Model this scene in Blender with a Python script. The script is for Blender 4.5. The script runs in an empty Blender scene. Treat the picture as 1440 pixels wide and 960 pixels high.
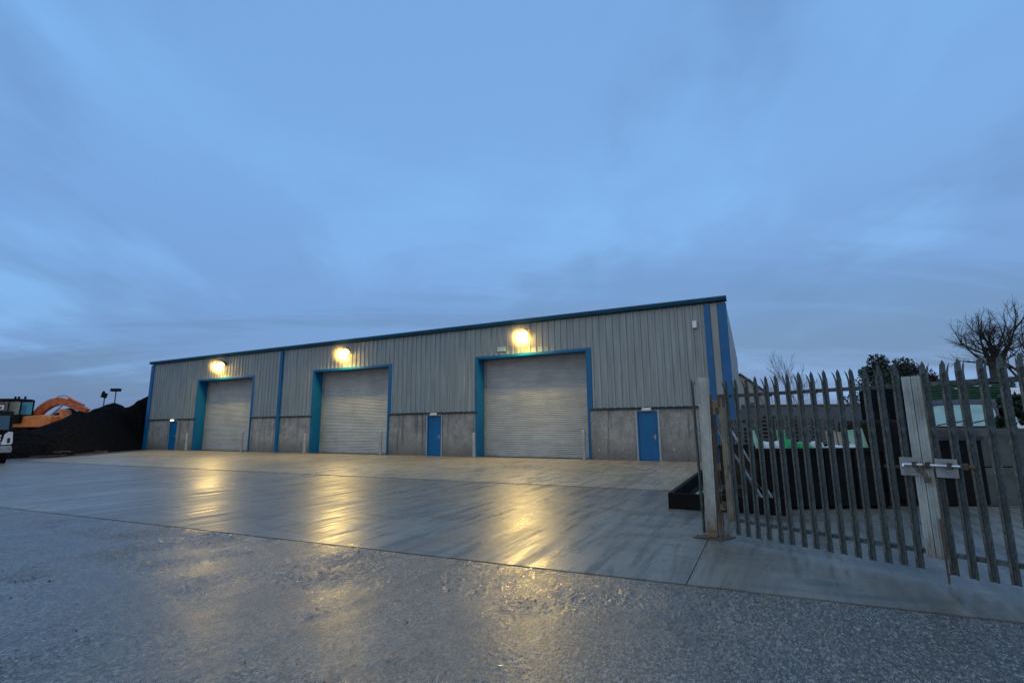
import bpy, math, random
from mathutils import Vector, Matrix, noise
random.seed(7)
R = math.radians
scene = bpy.context.scene
col = scene.collection
TH = 0.4664                      # yaw of the warehouse
BO = (9.318, 21.04, 0.0)         # its near right corner
GT = 0.9769                      # yaw of the gate
GO = (2.849, 7.2925, 0.0)
EYE = 1.55

# ------------------------------------------------------------------ helpers
EACH = {'rib','skid','sill_flashing','joint_strip','hinge','hinge_bracket','bearer','bolt_keeper','anchor_bolt','track','guide_rail','edge_trim','bolt_end','side_channel','scrap_bar','wiper','post','beacon','rear_wall','cab_window','arm_cylinder','spacer_block'}
class MB:
    def __init__(s): s.v = []; s.f = []
    def quad(s, *p):
        n = len(s.v); s.v += [tuple(q) for q in p]; s.f.append(tuple(range(n, n + len(p))))
    def box(s, x0, x1, y0, y1, z0, z1, m=None):
        P = [Vector(p) for p in ((x0,y0,z0),(x1,y0,z0),(x1,y1,z0),(x0,y1,z0),(x0,y0,z1),(x1,y0,z1),(x1,y1,z1),(x0,y1,z1))]
        if m: P = [m @ p for p in P]
        n = len(s.v); s.v += [tuple(p) for p in P]
        s.f += [tuple(n+i for i in f) for f in ((0,3,2,1),(4,5,6,7),(0,1,5,4),(1,2,6,5),(2,3,7,6),(3,0,4,7))]
    def prism(s, pts, a, b, axis='z', m=None):
        """closed outline pts (2D) swept from a to b along axis"""
        def P(p, t):
            q = {'z': (p[0], p[1], t), 'y': (p[0], t, p[1]), 'x': (t, p[0], p[1])}[axis]
            q = Vector(q); return m @ q if m else q
        n = len(s.v); k = len(pts)
        s.v += [tuple(P(p, a)) for p in pts] + [tuple(P(p, b)) for p in pts]
        s.f.append(tuple(range(n + k - 1, n - 1, -1))); s.f.append(tuple(range(n + k, n + 2 * k)))
        for i in range(k):
            j = (i + 1) % k; s.f.append((n + i, n + j, n + k + j, n + k + i))
    def tube(s, pts, rad, seg=8, caps=True):
        if not isinstance(rad, (list, tuple)): rad = [rad] * len(pts)
        pts = [Vector(p) for p in pts]; n0 = len(s.v)
        for i, p in enumerate(pts):
            d = (pts[min(i+1, len(pts)-1)] - pts[max(i-1, 0)])
            if d.length < 1e-6: d = Vector((0,0,1))
            d.normalize()
            a = d.cross(Vector((0,0,1)) if abs(d.z) < .9 else Vector((1,0,0))).normalized(); b = d.cross(a)
            for k in range(seg):
                t = 2*math.pi*k/seg; s.v.append(tuple(p + (a*math.cos(t) + b*math.sin(t))*rad[i]))
        for i in range(len(pts)-1):
            for k in range(seg):
                k2 = (k+1) % seg; o = n0 + i*seg
                s.f.append((o+k, o+k2, o+seg+k2, o+seg+k))
        if caps:
            s.f.append(tuple(n0+k for k in range(seg-1, -1, -1)))
            o = n0 + (len(pts)-1)*seg; s.f.append(tuple(o+k for k in range(seg)))
    def build(s, name, m, parent=None, smooth=False, bevel=0, loc=None, rz=None):
        if name in EACH and parent is not None:      # every separate piece becomes a part of its own
            par = list(range(len(s.v)))
            def find(i):
                while par[i] != i: par[i] = par[par[i]]; i = par[i]
                return i
            for f in s.f:
                for q in f[1:]: par[find(q)] = find(f[0])
            isl = {}
            for f in s.f: isl.setdefault(find(f[0]), []).append(f)
            if len(isl) > 1:
                first = None
                for fs in isl.values():
                    ids = sorted({i for f in fs for i in f}); mp = {i: k for k, i in enumerate(ids)}
                    b = MB(); b.v = [s.v[i] for i in ids]; b.f = [tuple(mp[i] for i in f) for f in fs]
                    o = b.build(name, m, parent, smooth, bevel, loc, rz); first = first or o
                return first
        me = bpy.data.meshes.new(name); me.from_pydata(s.v, [], s.f); me.update()
        o = bpy.data.objects.new(name, me); col.objects.link(o)
        me.materials.append(m)
        if smooth:
            for p in me.polygons: p.use_smooth = True
        if bevel:
            b = o.modifiers.new('bevel', 'BEVEL'); b.width = bevel; b.segments = 2; b.limit_method = 'ANGLE'; b.angle_limit = R(50)
        if parent: o.parent = parent
        if loc is not None: o.location = loc
        if rz is not None: o.rotation_euler.z = rz
        return o

def tag(o, label=None, cat=None, group=None, kind=None):
    if label: o['label'] = label
    if cat: o['category'] = cat
    if group: o['group'] = group
    if kind: o['kind'] = kind
    return o
def thing(name, label, cat, loc=(0,0,0), rz=0, group=None):
    o = bpy.data.objects.new(name, None); col.objects.link(o); o.empty_display_size = .2
    o.location = loc; o.rotation_euler.z = rz
    return tag(o, label, cat, group)
def copy_tree(o, parent=None):
    c = o.copy(); col.objects.link(c); c.parent = parent
    for ch in [x for x in o.children]: copy_tree(ch, c)
    return c
def bw(X, out, z=0):     # a point given in the warehouse's own axes (along the front, out from it)
    c, s = math.cos(TH), math.sin(TH)
    return (BO[0] + c*X - s*out, BO[1] - s*X - c*out, z)

# ------------------------------------------------------------------ materials
class NT:
    def __init__(s, name):
        s.m = bpy.data.materials.new(name); s.m.use_nodes = True; s.t = s.m.node_tree; s.N = s.t.nodes
        s.b = s.N['Principled BSDF']; s.out = s.N['Material Output']; s._c = None
    def n(s, typ, **kw):
        x = s.N.new(typ)
        for k, v in kw.items(): setattr(x, k, v)
        return x
    def put(s, sock, v):
        if hasattr(v, 'is_output') or isinstance(v, bpy.types.NodeSocket): s.t.links.new(v, sock)
        else:
            if isinstance(v, (tuple, list)) and len(v) == 3 and sock.type == 'RGBA': v = (*v, 1)
            sock.default_value = v
    def coord(s, scale=(1,1,1), off=(0,0,0), rot=(0,0,0)):
        if s._c is None: s._c = s.n('ShaderNodeTexCoord')
        mp = s.n('ShaderNodeMapping'); s.t.links.new(s._c.outputs['Object'], mp.inputs['Vector'])
        mp.inputs['Scale'].default_value = scale; mp.inputs['Location'].default_value = off; mp.inputs['Rotation'].default_value = rot
        return mp.outputs[0]
    def noise(s, scale, detail=4, rough=.55, sc=(1,1,1), off=(0,0,0), dist=0):
        x = s.n('ShaderNodeTexNoise'); s.put(x.inputs['Vector'], s.coord(sc, off)); x.inputs['Scale'].default_value = scale
        x.inputs['Detail'].default_value = detail; x.inputs['Roughness'].default_value = rough; x.inputs['Distortion'].default_value = dist
        return x.outputs['Fac']
    def vor(s, scale, sc=(1,1,1), feat='F1'):
        x = s.n('ShaderNodeTexVoronoi', feature=feat); s.put(x.inputs['Vector'], s.coord(sc)); x.inputs['Scale'].default_value = scale
        return x.outputs['Distance']
    def rng(s, v, a, b, c=0., d=1.):
        x = s.n('ShaderNodeMapRange'); s.put(x.inputs['Value'], v)
        for k, q in zip(('From Min','From Max','To Min','To Max'), (a,b,c,d)): x.inputs[k].default_value = q
        return x.outputs[0]
    def math(s, op, a, b=0.):
        x = s.n('ShaderNodeMath', operation=op); s.put(x.inputs[0], a); s.put(x.inputs[1], b); return x.outputs[0]
    def mix(s, f, a, b, mode='MIX'):
        x = s.n('ShaderNodeMix', data_type='RGBA', blend_type=mode); s.put(x.inputs[0], f); s.put(x.inputs[6], a); s.put(x.inputs[7], b)
        return x.outputs[2]
    def bump(s, h, strength, dist, prev=None):
        x = s.n('ShaderNodeBump'); s.put(x.inputs['Height'], h); x.inputs['Strength'].default_value = strength; x.inputs['Distance'].default_value = dist
        if prev: s.t.links.new(prev, x.inputs['Normal'])
        return x.outputs[0]
    def fin(s, base=None, rough=None, metal=None, nrm=None, spec=None):
        if base is not None: s.put(s.b.inputs['Base Color'], base)
        if rough is not None: s.put(s.b.inputs['Roughness'], rough)
        if metal is not None: s.put(s.b.inputs['Metallic'], metal)
        if spec is not None: s.put(s.b.inputs['Specular IOR Level'], spec)
        if nrm is not None: s.put(s.b.inputs['Normal'], nrm)
        return s.m

def worn(name, a, b, scale=3, rough=(.4,.7), sc=(1,1,1), bump=.15, bscale=40, metal=0., extra=None, lo=.35, hi=.65, spec=None):
    """two-tone noisy surface"""
    t = NT(name); f = t.rng(t.noise(scale, 6, .6, sc), lo, hi)
    c = t.mix(f, a, b)
    if extra: c = t.mix(t.rng(t.noise(extra[1], 5, .65, extra[3] if len(extra) > 3 else (1,1,1), (3,7,1)), extra[2], extra[2]+.12), c, extra[0])
    r = t.rng(t.noise(scale*2.3, 4), .3, .7, rough[0], rough[1])
    return t.fin(c, r, metal, t.bump(t.noise(bscale, 4), bump, .01), spec)

def emis(name, colr, strength):
    t = NT(name); e = t.n('ShaderNodeEmission'); e.inputs[0].default_value = (*colr, 1); e.inputs[1].default_value = strength
    t.t.links.new(e.outputs[0], t.out.inputs[0]); return t.m

M = {}
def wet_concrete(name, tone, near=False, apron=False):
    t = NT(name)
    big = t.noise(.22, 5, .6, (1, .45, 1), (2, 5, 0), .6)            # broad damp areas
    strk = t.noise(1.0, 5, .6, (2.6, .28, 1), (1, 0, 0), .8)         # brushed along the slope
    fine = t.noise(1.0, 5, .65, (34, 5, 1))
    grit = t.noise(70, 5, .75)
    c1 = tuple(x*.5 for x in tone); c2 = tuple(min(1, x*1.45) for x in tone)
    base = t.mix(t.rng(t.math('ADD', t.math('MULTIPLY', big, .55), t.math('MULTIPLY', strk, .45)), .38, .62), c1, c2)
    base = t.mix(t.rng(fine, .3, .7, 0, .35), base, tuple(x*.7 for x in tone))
    if near:
        g2 = t.noise(34, 5, .75, (1, .5, 1)); g3 = t.noise(9, 6, .75, (1, .5, 1), (2, 2, 0)); blot = t.noise(1.6, 7, .75, (1, .45, 1), (9, 1, 0))
        g4 = t.noise(60, 3, .7, (1, .5, 1), (5, 5, 0))
        base = t.mix(t.rng(g3, .47, .62, 0, .45), base, tuple(x*.45 for x in tone))
        base = t.mix(t.rng(blot, .48, .64, 0, .45), base, tuple(x*.5 for x in tone))
        base = t.mix(t.rng(g2, .475, .545, 0, .88), base, tuple(x*.16 for x in tone))
        base = t.mix(t.rng(g4, .56, .64, 0, .8), base, tuple(min(.6, x*2.3) for x in tone))
        def cells(sc):
            x = t.n('ShaderNodeTexVoronoi'); t.put(x.inputs['Vector'], t.coord((1, .55, 1))); x.inputs['Scale'].default_value = sc; x.inputs['Randomness'].default_value = 1
            q = t.n('ShaderNodeSeparateColor'); t.t.links.new(x.outputs['Color'], q.inputs[0]); return q.outputs[0], q.outputs[1]
        ca, cb = cells(84); cc, cd_ = cells(130)
        base = t.mix(t.rng(ca, .72, .80, 0, .75), base, tuple(x*.22 for x in tone))
        base = t.mix(t.rng(cb, .86, .90, 0, .7), base, tuple(min(.7, x*2.0) for x in tone))
        base = t.mix(t.rng(cc, .80, .86, 0, .6), base, tuple(x*.3 for x in tone))
        rough = t.math('ADD', t.rng(blot, .40, .60, .34, .12), t.math('MULTIPLY', cd_, .16))
        n = t.bump(strk, .2, .02)
        n = t.bump(t.noise(1.0, 4, .6, (18, 3, 1)), .3, .012, n)
        n = t.bump(g3, .3, .015, n)
        n = t.bump(g2, .6, .008, n)
        n = t.bump(t.math('ADD', ca, t.math('MULTIPLY', cc, .5)), .8, .006, n)
        n = t.bump(grit, .6, .006, n)
    else:
        wet = t.math('ADD', t.math('MULTIPLY', big, .4), t.math('MULTIPLY', strk, .6))
        smear = t.noise(1.0, 6, .65, (.5, 1.6, 1), (6, 3, 0), 1.2)
        base = t.mix(t.rng(smear, .52, .64, 0, .55), base, tuple(x*.40 for x in tone))
        st2 = t.noise(1.0, 6, .7, (5, .5, 1), (3, 3, 0), .5)
        base = t.mix(t.rng(st2, .50, .60, 0, .48), base, tuple(x*.45 for x in tone))
        rough = t.rng(t.math('ADD', t.math('MULTIPLY', wet, .55), t.math('MULTIPLY', st2, .45)), .42, .58, .50, .24)
        n = t.bump(t.noise(1.0, 3, .5, (.9, 2.6, 1), (4, 4, 0)), .4, .022)
        n = t.bump(strk, .35, .012, n)
        n = t.bump(t.noise(1.0, 4, .6, (3, 9, 1), (4, 1, 0)), .3, .007, n)
        n = t.bump(fine, .35, .005, n)
        n = t.bump(grit, .35, .003, n)
    if near:
        t.b.inputs['Coat Weight'].default_value = .26; t.put(t.b.inputs['Coat Roughness'], t.rng(blot, .42, .6, .22, .07)); t.b.inputs['Coat IOR'].default_value = 1.4
        cn_ = t.bump(strk, .15, .012); cn_ = t.bump(g3, .5, .012, cn_); cn_ = t.bump(ca, .7, .006, cn_); t.put(t.b.inputs['Coat Normal'], cn_)
    return t.fin(base, rough, 0, n, .8 if near else .6)
M['near'] = wet_concrete('rough wet concrete', (.165,.160,.134), near=True)
M['mid'] = wet_concrete('smooth wet concrete', (.170,.170,.145))
M['apron'] = wet_concrete('damp apron with painted lamp glow', (.30,.265,.19), apron=True)  # tone warmed and lightened to carry the lamps' glow on the apron
M['ground'] = worn('damp dark ground', (.035,.035,.034), (.075,.075,.07), .8, (.35,.8), bump=.6, bscale=9)
M['mud'] = worn('muddy grit', (.04,.04,.038), (.11,.105,.10), 1.4, (.25,.7), bump=.7, bscale=14)

def cladding():
    t = NT('grey profiled cladding')
    v = t.noise(1, 6, .65, (5.5, 1, .35)); w = t.noise(.5, 4)
    c = t.mix(t.rng(v, .35, .68), (.165,.21,.215), (.30,.35,.345))
    c = t.mix(t.rng(w, .4, .7, 0, .45), c, (.20,.225,.23))
    c = t.mix(t.rng(t.noise(1, 6, .7, (12, 1, .5), (5,0,2)), .60, .74, 0, .6), c, (.42,.43,.42))
    return t.fin(c, t.rng(v, .3, .7, .38, .6), .25, t.bump(t.noise(30, 3), .08, .01))
M['clad'] = cladding()
def precast():
    t = NT('precast concrete')
    oi = t.n('ShaderNodeObjectInfo')
    a = t.noise(1.6, 7, .7); b = t.noise(14, 5, .7); drip = t.noise(1, 5, .65, (4.5, 1, .25), (8,2,1))
    c = t.mix(t.rng(a, .35, .68), (.23,.23,.205), (.50,.495,.44))
    c = t.mix(t.rng(b, .4, .62, 0, .4), c, (.09,.092,.088))
    c = t.mix(t.rng(drip, .53, .64, 0, .8), c, (.055,.055,.05))
    c = t.mix(t.math('MULTIPLY', oi.outputs['Random'], .38), c, (.09,.09,.085))
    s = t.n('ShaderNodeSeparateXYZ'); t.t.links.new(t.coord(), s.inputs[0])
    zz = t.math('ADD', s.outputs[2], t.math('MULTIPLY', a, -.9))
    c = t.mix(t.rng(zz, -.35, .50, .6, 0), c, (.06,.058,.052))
    return t.fin(c, t.rng(b, .3, .7, .6, .85), 0, t.bump(b, .35, .01))
M['precast'] = precast()
def blue(name, a, b):
    return worn(name, a, b, 1.5, (.3,.5), (1,1,.4), .05, 30, spec=.3)
M['blue'] = blue('blue paint', (.001,.092,.235), (.002,.118,.285))
M['teal'] = blue('dark teal gutter', (.003,.048,.09), (.005,.068,.125))
def shutter():
    t = NT('galvanised shutter'); v = t.noise(1, 5, .6, (.8, 1, 5)); w = t.noise(.7, 5, .6, (1,1,.6), (3,1,1))
    c = t.mix(t.rng(v, .3, .7), (.25,.29,.305), (.36,.40,.42))
    c = t.mix(t.rng(w, .45, .7, 0, .5), c, (.20,.235,.245))
    return t.fin(c, t.rng(w, .3, .7, .55, .75), .1, t.bump(t.noise(25, 3), .08, .01))
M['shutter'] = shutter()
M['sill'] = worn('dark sill metal', (.012,.03,.04), (.02,.045,.055), 3, (.8,.95), spec=.1)
M['trim'] = worn('pale aluminium trim', (.25,.29,.30), (.36,.40,.41), 2, (.35,.55), metal=.4)
def galvanised(name, a, b, lich, rust, big=5, fine=55, vs=.45, low=False, metal=.2, dk=.7):
    t = NT(name); n1 = t.noise(big, 6, .7, (1, 1, vs)); n2 = t.noise(fine, 5, .75, (1, 1, .6), (4, 2, 1)); n3 = t.noise(big*2.7, 6, .75, (1, 1, .35), (9, 9, 2))
    c = t.mix(t.rng(n1, .36, .64), a, b)
    c = t.mix(t.rng(n2, .46, .60, 0, dk), c, tuple(x*.38 for x in a))
    c = t.mix(t.rng(n3, .56, .66, 0, .7), c, lich)
    c = t.mix(t.rng(t.noise(big*1.7, 6, .7, (1, 1, .3), (1, 6, 3)), .60, .68, 0, .85), c, rust)
    if low:
        s = t.n('ShaderNodeSeparateXYZ'); t.t.links.new(t.coord(), s.inputs[0])
        c = t.mix(t.rng(t.math('ADD', s.outputs[2], t.math('MULTIPLY', n3, -.7)), -.30, .12, .9, 0), c, rust)
    return t.fin(c, t.rng(n2, .35, .65, .38, .75), metal, t.bump(n2, .5, .004))
M['galv'] = galvanised('weathered galvanised steel', (.045,.062,.062), (.115,.145,.142), (.17,.20,.185), (.060,.045,.03))
M['post'] = galvanised('greyish galvanised post', (.26,.29,.27), (.44,.49,.455), (.25,.28,.26), (.14,.095,.055), 3.5, 90, .6, True, .25, .15)
M['rust'] = worn('rusty brown steel', (.035,.026,.02), (.11,.082,.055), 7, (.6,.85), (1,1,.4), .5, 50)
M['ochre'] = galvanised('flaking ochre paint', (.15,.13,.085), (.31,.28,.20), (.22,.23,.20), (.06,.035,.02), 6, 70, .35, True, .1, .4)
M['zinc'] = worn('bright zinc plate', (.22,.22,.21), (.38,.38,.365), 8, (.3,.55), bump=.2, metal=.45, extra=((.15,.08,.05), 9, .63))
M['rod'] = worn('polished steel rod', (.55,.57,.6), (.75,.77,.8), 8, (.2,.35), metal=.8)
M['black'] = worn('black paint', (.003,.003,.003), (.008,.008,.007), 3, (.55,.8), bump=.2, spec=.12)
M['rubber'] = worn('black rubber', (.006,.006,.006), (.014,.014,.013), 6, (.7,.9), spec=.15)
M['coal'] = worn('coal', (.002,.002,.0022), (.010,.010,.011), 6, (.85,1), bump=.9, bscale=18, spec=.04)
M['orange'] = worn('orange machine paint', (.55,.15,.025), (.75,.24,.05), 3, (.35,.6), bump=.1, extra=((.10,.045,.02), 4, .60))
M['redorange'] = worn('rusty orange boom paint', (.36,.075,.022), (.55,.13,.035), 4, (.4,.65), bump=.1, extra=((.09,.035,.02), 5, .58))
M['white'] = worn('white paint', (.55,.57,.58), (.74,.75,.75), 3, (.3,.5), bump=.05)
M['dirtwhite'] = worn('dirty white plastic', (.42,.47,.47), (.62,.66,.66), 5, (.4,.6), bump=.3, bscale=12)
M['silver'] = worn('dull silver bumper', (.22,.22,.23), (.36,.36,.37), 4, (.3,.5), metal=.3)
def glass(name, c, r=.06):
    t = NT(name); return t.fin(t.mix(t.rng(t.noise(2, 3), .3, .7), c, tuple(x*.6 for x in c)), r, .0, None, 1.0)
M['glass'] = glass('dark glass', (.02,.045,.055)); M['aqua'] = glass('painted sky reflection', (.26,.50,.50), .12)  # aqua base colour stands in for sky reflected in the surface
t = NT('teal cab glass'); t.N.remove(t.b)
tr_ = t.n('ShaderNodeBsdfTransparent'); tr_.inputs[0].default_value = (.45, .68, .70, 1); gl_ = t.n('ShaderNodeBsdfGlossy'); gl_.inputs['Roughness'].default_value = .05
fx = t.n('ShaderNodeFresnel'); mxs = t.n('ShaderNodeMixShader'); t.put(mxs.inputs[0], fx.outputs[0]); t.t.links.new(tr_.outputs[0], mxs.inputs[1]); t.t.links.new(gl_.outputs[0], mxs.inputs[2])
t.t.links.new(mxs.outputs[0], t.out.inputs[0]); M['cabglass'] = t.m
M['render'] = worn('grey rendered wall', (.085,.10,.105), (.13,.145,.15), 1.2, (.7,.9), (1,1,.5))
M['moss'] = worn('mossy coping', (.05,.07,.03), (.10,.12,.07), 4, (.8,.95), bump=.5)
M['housewall'] = worn('beige render', (.25,.235,.20), (.34,.32,.28), 1, (.8,.95))
M['slate'] = worn('slate roof', (.03,.032,.038), (.06,.062,.07), 5, (.5,.7))
M['chim'] = worn('dark chimney render', (.06,.06,.06), (.11,.11,.11), 3, (.8,.95))
M['greensteel'] = worn('dark green slats', (.008,.045,.012), (.02,.075,.025), 3, (.5,.7), (1,1,3))
M['greenbag'] = worn('green plastic', (.015,.27,.075), (.03,.42,.13), 4, (.35,.5), bump=.5, bscale=9)
M['palegreen'] = worn('pale green sheeting', (.16,.36,.25), (.32,.5,.40), 3, (.35,.5), bump=.5, bscale=6)
M['timber'] = worn('weathered timber', (.05,.055,.055), (.13,.135,.13), 4, (.7,.9), (1,6,6), .3)
M['tanboard'] = worn('tan board', (.24,.21,.16), (.34,.31,.25), 3, (.6,.8))
M['plum'] = worn('dark plum paint', (.020,.013,.022), (.04,.028,.04), 3, (.3,.5))
M['block'] = worn('mossy concrete block', (.04,.05,.05), (.085,.10,.095), 3, (.7,.9), bump=.5, bscale=20, extra=((.04,.06,.035), 4, .56))
M['bark'] = worn('bark', (.022,.018,.015), (.055,.045,.038), 8, (.8,.95), (1,1,.3), .6, 30)
M['birch'] = worn('pale bark', (.09,.08,.07), (.16,.145,.13), 8, (.8,.95))
M['wood'] = worn('broken brown timber', (.07,.045,.03), (.14,.09,.06), 5, (.7,.9))
def leaf(name, a, b):
    t = NT(name); oi = t.noise(1.3, 4)
    return t.fin(t.mix(t.rng(oi, .35, .65), a, b), .65, 0)
M['leafdark'] = leaf('dark evergreen foliage', (.008,.018,.010), (.03,.05,.026))
M['leafred'] = leaf('brown foliage', (.022,.012,.013), (.055,.03,.028))
M['leafivy'] = leaf('ivy foliage', (.006,.018,.008), (.025,.05,.02))
M['lamp'] = emis('lit lamp glass', (1,.74,.32), 32)
M['halo_reflector'] = emis('glowing reflector', (1,.58,.14), 1.9)  # emission imitates the yellow halo ring around the lens
t = NT('lamp halo volume'); t.N.remove(t.b)  # scattering volume that stands in for the glow around each lamp
vs = t.n('ShaderNodeVolumeScatter'); vs.inputs['Color'].default_value = (1, .80, .50, 1)
gr = t.n('ShaderNodeTexGradient', gradient_type='SPHERICAL'); t.put(gr.inputs[0], t.coord((1/1.05,)*3))
t.put(vs.inputs['Density'], t.math('MULTIPLY', t.math('POWER', gr.outputs['Fac'], 2.6), 1.7)); vs.inputs['Anisotropy'].default_value = .3
t.t.links.new(vs.outputs[0], t.out.inputs['Volume']); M['halo'] = t.m
M['smalllamp'] = emis('lit bulkhead glass', (.95,1,.92), 4)
M['signgreen'] = worn('pale green sign', (.30,.48,.38), (.42,.58,.48), 3, (.4,.6))

# ------------------------------------------------------------------ ground
mb = MB(); S = 900
mb.quad((-S,-S,-.012),(S,-S,-.012),(S,S,-.012),(-S,S,-.012))
tag(mb.build('ground', M['ground']), kind='structure')

def slab(name, pts, m, z=0.0, sub=False):
    """slab polygon given in warehouse axes (X, out) -> local x = X, y = -out"""
    b = MB(); b.prism([(p[0], -p[1]) for p in pts], -.2, z)
    o = b.build(name, m, loc=BO, rz=-TH); tag(o, kind='structure'); return o
g = .024; g2 = .11; gj = .006
def j1(X): return 17.58 + (-math.tan(.0515))*X*-1.0 if False else 17.583 - .0515*X
def j2(X): return 10.27 - .0181*X
# joint near the gate runs at X = .31, the joint in the near slab at X = -2.2
XJ, XB = .31, -2.2
fw = -80
slab('concrete_near_slab', [(-14.6, j1(-14.6)+g), (XB-.004, j1(XB)+g), (XB-.004+.3, 40), (-30, 40), (-30, j1(-30)+g)], M['near'])
slab('concrete_near_slab', [(XB+.004, j1(XB)+g), (14, j1(14)+g), (14, 40), (XB+.004+.3, 40)], M['near'])
slab('concrete_yard_slab', [(-38, j2(-38)+g2), (XJ-gj, j2(XJ-gj)+g2), (XJ-gj, j1(XJ-gj)-g), (-30, j1(-30)-g), (-36, 15.0)], M['mid'])
slab('concrete_yard_slab', [(XJ+gj, j2(XJ+gj)+g2), (22, j2(22)+g2), (22, j1(22)-g), (XJ+gj, j1(XJ+gj)-g)], M['mid'])
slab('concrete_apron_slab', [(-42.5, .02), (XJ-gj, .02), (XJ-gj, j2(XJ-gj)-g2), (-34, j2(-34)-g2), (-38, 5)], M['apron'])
slab('concrete_apron_slab', [(XJ+gj, -16), (22, -16), (22, j2(22)-g2), (XJ+gj, j2(XJ+gj)-g2)], M['mid'])

# rough tamped surface of the near slabs: real relief, a few millimetres high
import numpy as np
def relief(x0, x1, o1, step, seed, name):
    nx = int((x1-x0)/step)+1; ny = int((o1-17.4)/step)+1
    rs = np.random.RandomState(seed)
    def band(lo, hi, pw, sx=1., sy=1.):
        F = np.fft.rfft2(rs.randn(ny, nx))
        fx = np.fft.rfftfreq(nx, step)[None, :]*sx; fy = np.fft.fftfreq(ny, step)[:, None]*sy
        f = np.hypot(fx, fy); k = np.where((f > lo) & (f < hi), 1/np.maximum(f, 1e-3)**pw, 0)
        n = np.fft.irfft2(F*k, s=(ny, nx)); return n/n.std()
    h = .0021*band(12, 42, .1) + .0013*band(5, 20, .5) + .0016*band(1.2, 8, .8, 1, 2.2) + .0013*band(3, 30, .6, .6, 3.)
    pits = band(4, 30, .6); h -= .004*np.clip(pits-1.6, 0, 2)
    mask = np.clip(.5+.55*band(.15, 1.2, 1.), .12, 1.4); h *= mask
    xs = x0 + np.arange(nx)*step
    X, T = np.meshgrid(xs, np.linspace(0, 1, ny))
    near = 17.583 - .0515*X + g                    # follows the joint
    Oo = near + T*(o1 - near)
    edge = np.minimum(np.minimum(X-x0, x1-X)/.15, np.minimum(Oo-near, o1-Oo)/.03); edge = np.clip(edge, 0, 1)
    Z = .004 + h*edge - (1-edge)*.0035
    V = np.stack([X, -Oo, Z], -1).reshape(-1, 3).astype(np.float32)
    i = np.arange(nx-1)[None, :] + nx*np.arange(ny-1)[:, None]
    Q = np.stack([i, i+nx, i+nx+1, i+1], -1).reshape(-1, 4)
    me = bpy.data.meshes.new(name); me.vertices.add(len(V)); me.vertices.foreach_set('co', V.ravel())
    me.loops.add(Q.size); me.loops.foreach_set('vertex_index', Q.ravel().astype(np.int32))
    me.polygons.add(len(Q)); me.polygons.foreach_set('loop_start', np.arange(0, Q.size, 4, dtype=np.int32))
    me.update(calc_edges=True); me.validate(); me.materials.append(M['near'])
    me.polygons.foreach_set('use_smooth', np.ones(len(Q), dtype=bool))
    o = bpy.data.objects.new(name, me); col.objects.link(o); o.location = BO; o.rotation_euler.z = -TH
    return tag(o, kind='structure')
relief(-9.5, XB-.006, 21.6, .012, 5, 'concrete_near_surface')
relief(XB+.006, 3.9, 21.9, .012, 8, 'concrete_near_surface')

# ------------------------------------------------------------------ warehouse
L = -43.8; EAVE = 6.86; SPL = 2.32; DEP = 7.6; REAR = 5.3
W = thing('warehouse', 'long grey metal-clad warehouse with blue trim above concrete base walls', 'warehouse', BO, -TH)
doors = [(-37.28, -31.03), (-24.90, -18.68), (-12.50, -6.39)]
pd = [(-40.57, -39.62), (-15.81, -14.87), (-4.06, -3.14)]
HD = 5.18; REC = .8
PIT = .3333
def prof(a, b):
    out = []; k = math.floor(a/PIT) - 1
    while k*PIT < b + PIT:
        for u, y in ((0, 0), (.205, 0), (.228, -.046), (.310, -.046)):
            out.append((k*PIT+u, y))
        k += 1
    out.append((k*PIT, 0))
    r = []
    def yat(x):
        for (x0, y0), (x1, y1) in zip(out, out[1:]):
            if x0 <= x <= x1: return y0 + (y1-y0)*(x-x0)/(x1-x0) if x1 > x0 else y0
        return 0
    r.append((a, yat(a))); r += [p for p in out if a < p[0] < b]; r.append((b, yat(b)))
    return r
def sheet(mbx, a, b, z0, z1, f=lambda x, y, z: (x, y, z)):
    P = prof(a, b)
    for (x0, y0), (x1, y1) in zip(P, P[1:]):
        za = z1(x0) if callable(z1) else z1; zb = z1(x1) if callable(z1) else z1
        mbx.quad(f(x0, y0, z0), f(x1, y1, z0), f(x1, y1, zb), f(x0, y0, za))
mb = MB(); cur = L
for (a, b) in doors:
    sheet(mb, cur, a, SPL+.05, EAVE); sheet(mb, a, b, HD, EAVE); cur = b
sheet(mb, cur, 0, SPL+.05, EAVE)
mb.build('front_cladding', M['clad'], W)
mb = MB()
rf = lambda x: EAVE - (EAVE-REAR)*x/DEP
sheet(mb, 0.0, DEP, SPL+.05, rf, lambda x, y, z: (.0 - y, x, z))
mb.build('end_cladding', M['trim'], W)
mb = MB()
mb.box(L, L+.02, .8, DEP, 0, REAR); mb.box(L, 0, DEP-.02, DEP, 0, REAR)
mb.box(-.3, -.002, .82, DEP-.05, 0, SPL+.03)
mb.prism([(0, 0), (DEP, 0), (DEP, REAR-.05), (0, EAVE-.05)], L+.03, L+.1, 'x')
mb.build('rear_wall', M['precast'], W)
mb = MB(); mb.prism([(-.05, EAVE+.1), (DEP+.2, REAR+.06), (DEP+.2, REAR+.0), (-.05, EAVE+.04)], L-.1, .02, 'x')
mb.build('roof', M['slate'], W)
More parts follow.
